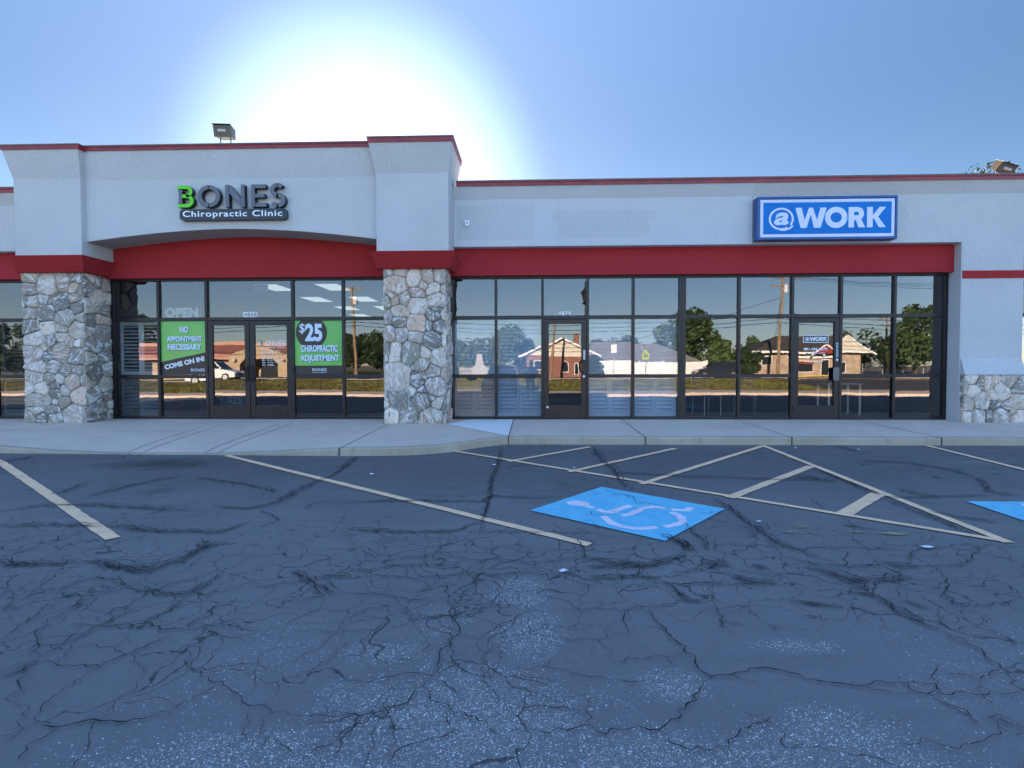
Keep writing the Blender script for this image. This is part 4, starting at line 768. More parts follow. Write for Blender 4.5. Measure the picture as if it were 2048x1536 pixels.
letter([[(-7.045, 4.886), (-6.88, 4.886)]+arc(-6.875, 4.801, .098, .085, 88, -60, 10)[1:]+[(-6.87, 4.712)],
        [(-6.955, 4.712), (-6.86, 4.708)]+arc(-6.86, 4.616, .105, .092, 80, -88, 12)+[(-7.03, 4.524)]], MAT_GREEN, MAT_GREENS, .074)
letter([], polys=[[(-7.028, 4.835), (-6.955, 4.835), (-6.935, 4.815), (-6.955, 4.79), (-6.958, 4.70), (-6.955, 4.61), (-6.935, 4.585), (-6.955, 4.565), (-7.028, 4.565), (-7.045, 4.585), (-7.022, 4.61), (-7.02, 4.70), (-7.022, 4.79), (-7.045, 4.815)]], name='bone_stroke')
cx, cz = -6.415, (T_+B_)/2
letter([arc(cx, cz, .182, .178, 92, 268, 24)]); letter([arc(cx+.006, cz, .182, .178, 88, -88, 24)])
letter([], polys=[[(-6.08, T_), (-6.005, T_), (-6.0, B_), (-6.075, B_)], [(-5.765, T_), (-5.69, T_), (-5.685, B_), (-5.76, B_)], [(-5.998, T_-.005), (-5.985, T_-.005), (-5.762, 4.66), (-5.762, B_+.02), (-5.775, B_+.02), (-5.998, 4.76)]])
letter([], polys=[[(-5.56, T_), (-5.485, T_), (-5.48, B_), (-5.555, B_)], [(-5.478, T_), (-5.262, T_), (-5.262, T_-.075), (-5.478, T_-.075)], [(-5.478, 4.742), (-5.285, 4.742), (-5.285, 4.668), (-5.478, 4.668)], [(-5.475, B_+.078), (-5.245, B_+.078), (-5.245, B_), (-5.475, B_)]])
sx = -5.03
letter([arc(sx, 4.812, .105, .098, 35, 84, 6)]); letter([arc(sx, 4.812, .105, .098, 95, 262, 14)])
letter([arc(sx+.008, 4.610, .112, .103, 84, -84, 16)]); letter([arc(sx+.002, 4.610, .118, .103, 264, 212, 6)])
def rrect(x0, x1, z0, z1, r, n=6):
    out = []
    for cx_, cz_, a in ((x1-r, z1-r, 0), (x0+r, z1-r, 90), (x0+r, z0+r, 180), (x1-r, z0+r, 270)):
        out += [(cx_+r*math.cos(R(a+90*i/n)), cz_+r*math.sin(R(a+90*i/n))) for i in range(n+1)]
    return out
mb = MB(); mb.prism(rrect(-7.025, -4.855, 4.237, 4.458, .075), -.965, -1.055, 'y'); pl_ = mb.build('sign_plate', MAT_PLATE, sign, .004)
MAT_LETW = M('white_sign_acrylic', (.86, .88, .90), .35, .5, 0, .02)
text('plate_lettering', 'Chiropractic', MAT_LETW, -6.955, -5.655, 4.268, 4.425, -1.0555, .006, .012, pl_, spacing=1.12)
text('plate_lettering', 'Clinic', MAT_LETW, -5.545, -4.945, 4.303, 4.425, -1.0555, .006, .012, pl_, spacing=1.12)

# ------------------------------------------------------------------ blue cabinet sign
MAT_BLUEF = M('blue_sign_face', (.001, .165, .52), .5, .2, 0, .04)
MAT_BLUEC = M('blue_sign_cabinet', (.012, .075, .24), .4, .5, 0, .15)
MAT_SW_ = M('white_sign_face', (.62, .66, .84), .35, .5, 0, .02)
wsign = empty('wall_sign', (0, 0, 0), 0, 'rectangular blue cabinet sign with white border reading @WORK on the white wall', 'sign')
mb = MB(); x0, x1, z0, z1 = 4.50, 7.245, 3.832, 4.692
mb.box(x0, x1, -.58, -.41, z0, z1)
for a, b in (((x0, z0), (x1, z0+.05)), ((x0, z1-.05), (x1, z1))): mb.box(a[0]+.002, b[0]-.002, -.625, -.581, a[1], b[1])
for a, b in ((x0, x0+.062), (x1-.045, x1)): mb.box(a+.001, b-.001, -.624, -.5812, z0+.0505, z1-.0505)
mb.build('sign_cabinet', MAT_BLUEC, wsign, .008)
mb = MB(); mb.box(x0+.05, x1-.03, -.60, -.582, z0+.04, z1-.04); mb.build('sign_face', MAT_BLUEF, wsign)
mb = MB(); a0, a1, c0, c1, t_ = 4.566, 7.195, 3.888, 4.632, .058
for q in ((a0, a1, c0, c0+t_), (a0, a1, c1-t_, c1), (a0, a0+t_, c0+t_, c1-t_), (a1-t_, a1, c0+t_, c1-t_)): mb.box(q[0], q[1], -.604, -.599, q[2], q[3])
mb.build('sign_border', MAT_SW_, wsign)
def work_letters(parent, X, Z, y, mat, d=.005):
    """@WORK in a heavy geometric face; X maps 0..1450, Z maps 0..255 (sign units) to metres."""
    mb = MB()
    k_ = [0]
    def poly(p, yy=0): k_[0] += 1; mb.prism([(X(a), Z(b)) for a, b in p], y, y-d-.00012*k_[0], 'y')
    def st(p, w_): 
        k_[0] += 1; q = [(X(a), Z(b)) for a, b in p]; stroke(mb, q, w_*(X(1)-X(0)), y, y-d-.00012*k_[0])
    poly([(330, 252), (405, 252), (445, 98), (425, 0), (398, 0)]); poly([(445, 98), (500, 252), (545, 252), (470, 0), (425.5, 0)])
    poly([(500.5, 252), (545.5, 252), (598, 98), (640, 0), (562, 0)][:3]+[(602, 0), (562, 0)]); poly([(598.5, 98), (640, 252), (715, 252), (645, 0), (602.5, 0)])
    a = [(835+105*math.cos(k*math.pi/18), 127+98*math.sin(k*math.pi/18)) for k in range(37)]; st(a[:19], 68); st(a[18:], 68)
    poly([(988, 252), (1056, 252), (1056, 0), (988, 0)]); st([(1056, 224), (1100, 224), (1132, 212), (1147, 185), (1147, 160), (1132, 133), (1100, 120), (1056, 120)], 60)
    poly([(1072, 108), (1140, 112), (1195, 0), (1112, 0)])
    poly([(1216, 252), (1286, 252), (1286, 0), (1216, 0)]); poly([(1286.5, 150), (1370, 252), (1450, 252), (1348, 128), (1286.5, 108)]); poly([(1300, 112), (1350, 130), (1450, 0), (1362, 0)])
    st([(155+143*math.cos(t), 115+128*math.sin(t)) for t in [R(-28+348*i/40) for i in range(-1, 39)]][::-1], 24)
    st([(300, 30), (262, -2), (205, -22), (150, -22)], 22)
    text('lettering', 'a', mat, X(66), X(252), Z(38), Z(196), y, d, .03, parent, slant=.22)
    return mb.build('lettering', mat, parent)
work_letters(wsign, lambda a: 4.735+a*.001582, lambda b: 4.066+b*.00159, -.6005, MAT_SW_)

# ------------------------------------------------------------------ window posters, numbers, door lettering
MAT_PG = M('green_vinyl_film', (.125, .45, .085), .22, .5, 0, .06); MAT_PD = M('charcoal_vinyl_film', (.028, .026, .028), .30, .35, 0, .1)
MAT_PW = M('pale_print_white', (.60, .70, .82), .35, .5, 0, .03); MAT_PSH = M('dark_print_shadow', (.03, .07, .05), .5)
def shadowed(name, body, x0, x1, z0, z1, parent, bold, y=-.0095, rot=0., off=.012, spacing=1., mat=None):
    text(name+'_shadow', body, MAT_PSH, x0+off, x1+off, z0-off, z1-off, y, .0006, bold, parent, rot=rot, spacing=spacing)
    text(name, body, mat or MAT_PW, x0, x1, z0, z1, y-.0008, .0008, bold, parent, rot=rot, spacing=spacing)
x0, x1, z0, z1 = -8.150, -7.140, 1.146, 2.322
p1 = MB(); p1.prism([(x0, 1.43), (x1, 1.645), (x1, z1), (x0, z1)], -.0085, -.004, 'y')
post = p1.build('window_poster', MAT_PG); tag(post, 'green and charcoal window poster reading NO APPOINTMENT NECESSARY, COME ON IN!', 'poster', 'green clinic window posters')
p1 = MB(); p1.prism([(x0, z0), (x1, z0), (x1, 1.644), (x0, 1.429)], -.0085, -.004, 'y'); p1.build('poster_footer', MAT_PD, post)
shadowed('lettering', 'NO', -7.725, -7.535, 2.07, 2.21, post, .042); shadowed('lettering', 'APPOINTMENT', -8.02, -7.233, 1.875, 1.995, post, .042)
shadowed('lettering', 'NECESSARY', -8.00, -7.244, 1.69, 1.825, post, .042)
text('lettering', 'COME ON IN!', MAT_WHITE, -8.09, -7.175, 1.355, 1.465, -.0092, .001, .05, post, rot=R(12.5))
text('logo_lettering', 'BONES', MAT_PW, -7.488, -7.178, 1.222, 1.284, -.0092, .001, .01, post, spacing=1.1)
x0, x1 = -5.170, -4.117
p1 = MB(); p1.box(x0, x1, -.0085, -.004, 1.345, z1); post = p1.build('window_poster', MAT_PG); tag(post, 'green window poster offering $25 chiropractic adjustment, right of the double doors', 'poster', 'green clinic window posters')
p1 = MB(); p1.box(x0, x1, -.0085, -.004, 1.146, 1.3445); p1.build('poster_footer', MAT_PD, post)
pc = [(-4.80+.345*math.cos(R(k*6)), 2.06+.345*math.sin(R(k*6))) for k in range(60)]
pc = clip(clip(pc, -1, 0, -(x0+.001)), 0, 1, z1-.001)
p1 = MB(); p1.prism(pc, -.0095, -.0086, 'y'); p1.build('poster_circle', MAT_PD, post)
shadowed('price_lettering', '$', -5.065, -4.945, 2.03, 2.26, post, .008, -.0105, off=.008); shadowed('price_lettering', '25', -4.940, -4.560, 1.87, 2.255, post, .04, -.0105, off=.015)
shadowed('lettering', 'CHIROPRACTIC', -5.035, -4.22, 1.64, 1.79, post, .042, -.0115); shadowed('lettering', 'ADJUSTMENT', -5.057, -4.187, 1.405, 1.575, post, .042)
text('logo_lettering', 'BONES', MAT_PW, -4.787, -4.475, 1.222, 1.284, -.0092, .001, .01, post, spacing=1.1)
p1 = MB(); p1.box(-4.787, -4.475, -.010, -.009, 1.19, 1.197); p1.build('logo_underline', MAT_PW, post)
num = MB(); num.box(-6.305, -5.985, -.009, -.004, 2.402, 2.515); num = num.build('house_number', MAT_WHITE); tag(num, 'white number plate reading 4868 above the clinic double doors', 'number plate')
text('digits', '4868', M('black_print', (.012, .012, .014), .5), -6.285, -6.005, 2.418, 2.50, -.0092, .001, .0, num, spacing=1.1)
num = empty('house_number', (.70, -.006, 2.45), 0, 'loose white digits 4870 on the glass above the brown door', 'number')
for i, ch in enumerate('4870'):
    o = text('digit', ch, MAT_WHITE, -.135+i*.07, -.085+i*.07, -.04+(.004, -.003, 0, .002)[i], .045, 0, .003, .04, num)
dd = empty('door_lettering', (0, 0, 0), 0, 'white clinic name and opening hours lettered on the right glass door', 'lettering')
yl = -.0145
text('logo_lettering', 'ONES', MAT_WHITE, -5.815, -5.360, 1.775, 1.887, yl, .0015, .012, dd, spacing=1.1)
b_ = MB(); b_.prism([(-5.972, 1.865), (-5.925, 1.865), (-5.937, 1.85), (-5.937, 1.795), (-5.925, 1.78), (-5.972, 1.78), (-5.96, 1.795), (-5.96, 1.85)], yl, yl-.0015, 'y'); b_.build('bone_stroke', MAT_WHITE, dd)
b_ = MB(); stroke(b_, [(-5.975, 1.884), (-5.905, 1.884), (-5.885, 1.86), (-5.90, 1.835), (-5.925, 1.832)], .018, yl, yl-.0012); stroke(b_, [(-5.925, 1.831), (-5.89, 1.826), (-5.875, 1.802), (-5.893, 1.776), (-5.97, 1.774)], .018, yl, yl-.0012); b_.build('green_stroke', M('deep_green_vinyl', (.02, .10, .02), .4), dd)
text('name_lettering', 'Chiropractic', MAT_WHITE, -5.95, -5.58, 1.712, 1.760, yl, .0015, .01, dd, spacing=1.1)
text('name_lettering', 'Clinic', MAT_WHITE, -5.545, -5.372, 1.723, 1.760, yl, .0015, .01, dd, spacing=1.1)
for i, (a, b) in enumerate((('Mon', '10 am - 6 pm'), ('Tues', '10 am - 6 pm'), ('Wed', 'CLOSED'), ('Thurs', '10 am - 6 pm'), ('Fri', '10 am - 6 pm'), ('Sat', '10 am - 2 pm'), ('Sun', 'CLOSED'))):
    z = 1.650-i*.0505
    text('hours_lettering', a, MAT_WHITE, -5.862-.0115*len(a), -5.862+.0115*len(a), z, z+.030, yl, .0015, .03, dd); hw = .016*len(b) if b != 'CLOSED' else .085
    text('hours_lettering', b, MAT_WHITE, -5.78, -5.78+min(.30, hw*1.7), z, z+.030, yl, .0015, .03, dd)
dd = empty('door_lettering', (0, 0, 0), 0, 'white framed @WORK lettering with telephone number on the glass door', 'lettering')
mb = MB(); a0, a1, c0, c1, t_ = 5.713, 6.240, 1.802, 1.965, .014
for q in ((a0, a1, c0, c0+t_), (a0, a1, c1-t_, c1), (a0, a0+t_, c0+t_, c1-t_), (a1-t_, a1, c0+t_, c1-t_)): mb.box(q[0], q[1], yl-.002, yl, q[2], q[3])
mb.build('frame_border', MAT_WHITE, dd)
mb = MB(); mb.box(a0+t_, a1-t_, yl-.001, yl, c0+t_, c1-t_); mb.build('name_panel', M('navy_vinyl', (.01, .018, .05), .35), dd)
work_letters(dd, lambda a: 5.748+a*.000316, lambda b: 1.84+b*.00034, yl-.0012, MAT_WHITE, .0012)
text('phone_lettering', '801.436.6679', MAT_WHITE, 5.728, 6.218, 1.640, 1.698, yl, .0015, .035, dd)
text('hours_lettering', 'M-F 8 AM - 5 PM', MAT_WHITE, 5.777, 6.166, 1.562, 1.595, yl, .0015, .03, dd)
mb = MB(); mb.box(5.83, 6.13, yl-.0015, yl, 1.395, 1.409); mb.build('lettering_rule', MAT_WHITE, dd)

# ------------------------------------------------------------------ small fittings outside
mb = MB(); mb.box(-1.39, -1.295, -.455, -.40, 4.215, 4.335); sc_ = mb.build('alarm_box', M('white_plastic', (.72, .74, .76), .4), None, .008)
tag(sc_, 'small white alarm box high on the wall right of the stone pillar', 'alarm box')
mb = MB(); mb.tube([(-1.342, -.453, 4.28), (-1.342, -.468, 4.28)], .014, 10); mb.build('lens', MAT_SSIDE, sc_)
def floodlight(loc, rz, tilt, label, col):
    t = empty('floodlight', loc, rz, label, 'floodlight', 'floodlights on the roof edge')
    h = MB(); Rm = Matrix.Rotation(tilt, 4, 'X')
    def q(*p): return tuple(Rm @ Vector(p)+Vector((0, 0, .42)))
    w_, hh = .21, .13
    h.hexa([q(-w_, -.16, -hh), q(w_, -.16, -hh), q(w_*.8, .17, -hh*.75), q(-w_*.8, .17, -hh*.75)], [q(-w_, -.22, hh), q(w_, -.22, hh), q(w_*.8, .17, hh*.9), q(-w_*.8, .17, hh*.9)])
    hs = h.build('housing', col, t, .012)
    g = MB(); g.add([q(-w_+.018, -.1675, -hh+.018), q(w_-.018, -.1675, -hh+.018), q(w_-.018, -.219, hh-.018), q(-w_+.018, -.219, hh-.018)], [(0, 1, 2, 3)]); gl = g.build('lens', M('smoked_lens', (.11, .115, .11), .15, .6), hs)
    g = MB(); g.hexa([q(-w_-.004, -.27, hh+.001), q(w_+.004, -.27, hh+.001), q(w_*.82, .172, hh*.9+.001), q(-w_*.82, .172, hh*.9+.001)], [q(-w_-.004, -.27, hh+.010), q(w_+.004, -.27, hh+.010), q(w_*.82, .172, hh*.9+.010), q(-w_*.82, .172, hh*.9+.010)]); g.build('hood', M('dark_lamp_hood', (.035, .036, .038), .7), hs)
    g = MB(); g.tube([q(-.09, -.205, .0), q(.09, -.205, .0)], .035, 10); g.build('bulb', M('pale_bulb', (.55, .53, .48), .3), hs)
    b = MB()
    for sx_ in (-.12, .12): b.tube([(sx_, .0, -.02), (sx_, .0, .32)], .014, 6)
    b.box(-.16, .16, -.06, .06, -.05, -.02)
    b.build('bracket', M('grey_bracket_metal', (.18, .18, .18), .5, .5, .5), t)
    return t
floodlight((-6.36, -.50, 5.80), R(6), R(2), 'boxy grey floodlight standing on the tall parapet above the clinic sign', M('grey_lamp_housing', (.12, .118, .11), .5)).scale = (.86, .86, .86)
_f = floodlight((9.55, -.12, 5.05), R(24), R(30), 'tan floodlight tipped downward on the low parapet at the right edge', M('tan_lamp_housing', (.055, .044, .036), .95, 0.))
_f.scale = (.80, .80, .80); _f.rotation_euler = (0, R(16), R(2))

# ------------------------------------------------------------------ things inside the shop windows
def shutter(x0, x1, z0, z1, mat, openness, label, y=.13, pitch=.078, group='louvred shutters behind the shop glass'):
    t = empty('window_shutter', ((x0+x1)/2, y, z0), 0, label, 'shutter', group)
    w_, h_ = (x1-x0)/2, z1-z0; f = MB(); sw = .055
    for a in (-w_, -sw/2-.012, -sw/2+sw/2+.0, w_-sw):
        pass
    for a, b in ((-w_, -w_+sw), (-sw, -.002), (.002, sw), (w_-sw, w_)): f.box(a, b, -.016, .016, 0, h_)
    for a, b in ((-w_+sw, -sw), (sw, w_-sw)): f.box(a, b, -.0155, .0155, 0, .075); f.box(a, b, -.0155, .0155, h_-.075, h_)
    f.build('shutter_frame', mat, t)
    l = MB(); n_ = int((h_-.15)/pitch); ang = R(12+68*(1-openness)); cw = .041
    for a, b in ((-w_+sw, -sw), (sw, w_-sw)):
        for i in range(n_):
            zc = .075+(h_-.15)*(i+.5)/n_; dy, dz = cw*math.cos(ang), cw*math.sin(ang); ty, tz = -.003*math.sin(ang), .003*math.cos(ang)
            l.prism([(-dy-ty, zc-dz-tz), (dy-ty, zc+dz-tz), (dy+ty, zc+dz+tz), (-dy+ty, zc-dz+tz)], a+.002, b-.002, 'x')
    l.build('louvers', mat, t)
SH_W = M('grey_white_shutter_paint', (.70, .70, .70), .5); SH_S = M('slate_shutter_paint', (.20, .21, .23), .5); SH_B = M('blue_grey_shutter_paint', (.62, .68, .76), .5); SH_P = M('pinkish_brown_shutter_paint', (.86, .62, .53), .5)
shutter(-9.15, -8.21, 1.15, 2.32, SH_W, .9, 'pale open louvred shutter left of the NO APPOINTMENT poster')
shutter(-9.15, -8.21, .235, 1.065, SH_S, .35, 'closed slate shutter in the bottom pane beside the left stone pillar')
shutter(-11.87, -10.52, 1.15, 2.32, SH_S, .9, 'open slate shutter in the middle pane at the far left edge')
shutter(-11.87, -10.52, .235, 1.065, SH_S, .8, 'open slate shutter in the bottom pane at the far left edge')
shutter(-1.69, -.81, .235, 1.065, SH_P, .2, 'closed pinkish brown shutter in the bottom pane next to the middle stone pillar')
shutter(-.745, .19, .235, 1.065, SH_B, .2, 'closed blue grey shutter in the bottom pane just left of the brown door')
shutter(1.215, 2.12, .235, 1.065, SH_B, .2, 'closed blue grey shutter in the bottom pane just right of the brown door')
shutter(2.18, 3.10, .235, 1.065, SH_B, .2, 'closed blue grey shutter in the bottom pane left of the double window post')
shutter(-1.69, -.81, 1.15, 2.32, SH_B, .14, 'half closed shutter in the middle pane next to the middle stone pillar')
shutter(-.745, .19, 1.15, 2.32, SH_B, .14, 'half closed shutter in the middle pane just left of the brown door')
shutter(1.215, 2.12, 1.15, 2.32, SH_B, .14, 'half closed shutter in the middle pane just right of the brown door')
shutter(2.18, 3.10, 1.15, 2.32, SH_B, .14, 'half closed shutter in the middle pane left of the double window post')
MAT_LIT = M('lit_light_diffuser', (.92, 1., .97), .5, .2, 0, .02, emit=.10)
k = 0
for x, y, lab in ((-6.70, 2.45, 'lit ceiling panel nearest the glass over the clinic double doors'), (-5.16, 2.45, 'lit ceiling panel nearest the glass above the $25 poster'), (-6.60, 5.05, 'second row lit ceiling panel above the $25 poster, left one'), (-5.14, 5.05, 'second row lit ceiling panel seen beside the mirrored utility pole'), (-6.50, 7.65, 'third row lit ceiling panel, lower left of the mirrored pole top'), (-5.12, 7.65, 'third row lit ceiling panel against the middle stone pillar'), (-3.65, 5.05, 'second row lit ceiling panel hidden mostly by the middle stone pillar'), (-6.9, 10.5, 'farthest lit ceiling panel deep inside the clinic')):
    t = empty('ceiling_light', (x, y, 3.398), 0, lab, 'ceiling light', 'fluorescent ceiling panels in the clinic')
    mb = MB(); mb.box(-.31, .31, -.62, .62, -.012, 0); mb.build('light_frame', MAT_WHITE, t)
    mb = MB(); mb.box(-.28, .28, -.59, .59, -.017, -.0125); mb.build('diffuser', MAT_LIT, t)
mb = MB(); mb.box(-6.78, -6.46, 1.48, 1.53, 3.17, 3.33); ex = mb.build('exit_sign', MAT_WHITE, None, .006); tag(ex, 'white EXIT sign hanging inside above the clinic doors', 'exit sign')
text('lettering', 'EXIT', M('red_sign_print', (.45, .03, .03), .5), -6.755, -6.485, 3.195, 3.305, 1.479, .002, .03, ex)
mb = MB(); mb.tube([(-6.62, 1.505, 3.33), (-6.62, 1.505, 3.40)], .012, 6); mb.build('stem', MAT_WHITE, ex)
op = empty('open_sign', (-7.73, .09, 2.402), 0, 'white block letters OPEN standing behind the glass over the NO APPOINTMENT poster', 'open sign')
text('lettering', 'OPEN', M('pale_letter_board', (.62, .64, .66), .5), -.375, .375, .01, .225, 0, .02, .05, op, spacing=1.05)
mb = MB(); mb.box(-.39, .39, -.02, .03, 0, .012); mb.build('base_rail', MAT_WHITE, op)
# a-frame board, table and chairs
def chair(loc, rz, label, mat):
    t = empty('waiting_chair', loc, rz, label, 'chair', 'chairs standing inside the shops')
    mb = MB(); mb.box(-.24, .24, -.24, .22, .43, .48); mb.build('seat', mat, t, .015)
    mb = MB(); mb.hexa([(-.23, .20, .55), (.23, .20, .55), (.23, .235, .55), (-.23, .235, .55)], [(-.22, .27, .92), (.22, .27, .92), (.22, .30, .92), (-.22, .30, .92)]); mb.build('backrest', mat, t, .01)
    for sx_ in (-.22, .22):
        mb = MB(); mb.tube([(sx_, -.22, 0), (sx_, -.21, .43)], .012, 6); mb.build('leg', MAT_CHROME, t)
        mb = MB(); mb.tube([(sx_, .24, 0), (sx_, .21, .45), (sx_, .285, .90)], .012, 6); mb.build('leg', MAT_CHROME, t)
MAT_CHROME = M('brushed_chair_metal', (.40, .42, .44), .3, .5, .9); MAT_UPH = M('navy_upholstery', (.05, .06, .10), .8)
chair((4.05, 1.1, .177), R(20), 'navy chair behind the bottom glass just right of the double window post', MAT_UPH)
chair((4.95, 1.2, .177), R(-15), 'navy chair behind the bottom glass left of the @WORK door', MAT_UPH)
chair((-7.75, 1.3, .177), R(200), 'grey chair behind the bottom glass under the NO APPOINTMENT poster', M('grey_upholstery', (.16, .16, .17), .8))
t = empty('a_frame_board', (-6.87, .75, .177), R(8), 'dark folding floor board lettered $25 just inside the clinic doors', 'floor sign')
mb = MB(); mb.hexa([(-.28, -.24, 0), (.28, -.24, 0), (.28, -.21, 0), (-.28, -.21, 0)], [(-.28, -.02, .82), (.28, -.02, .82), (.28, .01, .82), (-.28, .01, .82)]); fp = mb.build('board_panel', MAT_PD, t)
mb = MB(); mb.hexa([(-.28, .21, 0), (.28, .21, 0), (.28, .24, 0), (-.28, .24, 0)], [(-.28, .015, .82), (.28, .015, .82), (.28, .04, .82), (-.28, .04, .82)]); mb.build('board_panel', MAT_PD, t)
o = text('lettering', '$25', M('faded_board_print', (.20, .22, .25), .6), -.16, .16, -.10, .10, 0, .004, .03, fp); o.location = (0, -.153, .36); o.rotation_euler = (-math.atan2(.22, .82), 0, 0)
t = empty('side_table', (7.15, 1.3, .177), 0, 'small pale table behind the bottom glass right of the @WORK door', 'table')
mb = MB(); mb.box(-.4, .4, -.3, .3, .70, .735); mb.build('table_top', M('pale_laminate', (.42, .40, .37), .5), t, .008)
for sx_ in (-.35, .35):
    for sy_ in (-.25, .25): mb = MB(); mb.box(sx_-.02, sx_+.02, sy_-.02, sy_+.02, 0, .70); mb.build('leg', MAT_CHROME, t)

# ------------------------------------------------------------------ litter on the asphalt
MAT_LIT_ = M('white_paper_scrap', (.62, .63, .66), .7)
rl = random.Random(9)
for x, y, s_, lab in ((-2.02, -5.19, .035, 'white paper scrap left of the long crack below the stone pillar'), (-.52, -4.55, .03, 'white scrap lying on the vertical crack near the aisle'), (.21, -8.36, .035, 'crumpled white scrap on the cracked asphalt below the left line end'), (3.05, -7.80, .05, 'folded white scrap below the aisle near its sharp tip'), (2.02, -7.15, .03, 'small white scrap between blue square and faded old paint'), (.55, -4.75, .03, 'white scrap inside the first aisle gap'), (4.2, -3.05, .03, 'white crumb near the kerb beside the aisle right line'), (5.1, -3.2, .03, 'white crumb near the kerb before the rightmost line')):
    mb = MB(); n_ = 7; vs = [(s_*rl.uniform(.6, 1.1)*math.cos(k*2*math.pi/n_), s_*.8*rl.uniform(.6, 1.1)*math.sin(k*2*math.pi/n_), rl.uniform(.002, .012)) for k in range(n_)]
    mb.add(vs+[(0, 0, .018)], [(k, (k+1) % n_, n_) for k in range(n_)]+[tuple(range(n_-1, -1, -1))])
    o = mb.build('paper_scrap', MAT_LIT_); o.location = (x, y, gz(y)+.004); tag(o, lab, 'litter', 'white scraps on the asphalt')

# ------------------------------------------------------------------ the far side of the lot and street (seen mirrored in the glass)
def prof(y):
    P = [(-120, .25), (-46, .18), (-44.2, .15), (-32, .12), (-31.8, .20), (-30.5, .24), (-22.7, -.19), (-20.05, -.23)]
    for (a, za), (b, zb) in zip(P, P[1:]):
        if a <= y <= b: return za+(zb-za)*(y-a)/(b-a)
    return .25
MAT_ROAD = M('street_asphalt', (.05, .05, .052), .85, .4, 0, .25, .8)
MAT_GRASSB = M('mown_turf_soil', (.15, .115, .05), .95, .1, 0, .35, .7)
MAT_LAWN = M('lawn_soil', (.07, .09, .03), .95, .1, 0, .35, .5)
def street_strip(name, y0, y1, x0, x1, mat, zo=0., kind='structure', thick=0.):
    mb = MB(); ys = sorted(set([y0, y1]+[y for y in (-46, -44.2, -32, -31.8, -30.5, -26, -22.7) if y0 < y < y1]))
    mb.add([v for y in ys for v in ((x0, y, prof(y)+zo), (x1, y, prof(y)+zo))], [(2*i, 2*i+1, 2*i+3, 2*i+2) for i in range(len(ys)-1)])
    if thick: mb.add([(x0, y1, prof(y1)+zo-thick), (x1, y1, prof(y1)+zo-thick), (x1, y1, prof(y1)+zo), (x0, y1, prof(y1)+zo)], [(0, 1, 2, 3)])
    return tag(mb.build(name, mat), kind=kind)
street_strip('roadside_pavement', -22.8, -20.05, -80, 80, MAT_CONC, .02, thick=.18)
street_strip('verge', -31.8, -22.7, -80, 18.5, MAT_GRASSB, .01)
street_strip('driveway', -31.9, -22.75, 18.5, 80, MAT_ROAD, .006)
street_strip('road', -44.2, -31.85, -150, 150, MAT_ROAD, .0)
street_strip('far_pavement', -46.2, -44.2, -150, 150, MAT_CONC, .03, thick=.15)
street_strip('far_lawn', -120, -46.1, -150, 22, MAT_LAWN, .005); street_strip('forecourt', -120, -46.1, 22, 150, MAT_ROAD, .004)
mb = MB()
for y in (-38.1, -37.9): mb.box(-120, 120, y-.05, y+.05, prof(y), prof(y)+.008)
tag(mb.build('road_centre_lines', M('road_yellow', (.45, .30, .05), .8)), kind='structure')
# grass blades on the verge: nobody could count them
rg2 = np.random.default_rng(3); n = 26000
gx = rg2.uniform(-45, 18.4, n); gy = rg2.uniform(-31.6, -22.8, n); gzv = np.array([prof(v) for v in gy])+.01
a = rg2.uniform(0, 6.28, n); hgt = rg2.uniform(.05, .14, n); wd = .035
V = np.empty((n, 3, 3)); V[:, 0] = np.stack([gx-wd*np.cos(a), gy-wd*np.sin(a), gzv], 1); V[:, 1] = np.stack([gx+wd*np.cos(a), gy+wd*np.sin(a), gzv], 1); V[:, 2] = np.stack([gx+rg2.uniform(-.05, .05, n), gy+rg2.uniform(-.05, .05, n), gzv+hgt], 1)
me = bpy.data.meshes.new('grass'); me.from_pydata(V.reshape(-1, 3).tolist(), [], [(3*i, 3*i+1, 3*i+2) for i in range(n)])
me.materials.append(M('grass_blades', (.125, .125, .030), .8, .2, 0, .55, .6))
o = bpy.data.objects.new('grass', me); COL.objects.link(o); tag(o, 'mown green grass covering the verge across the lot', 'grass', kind='stuff')

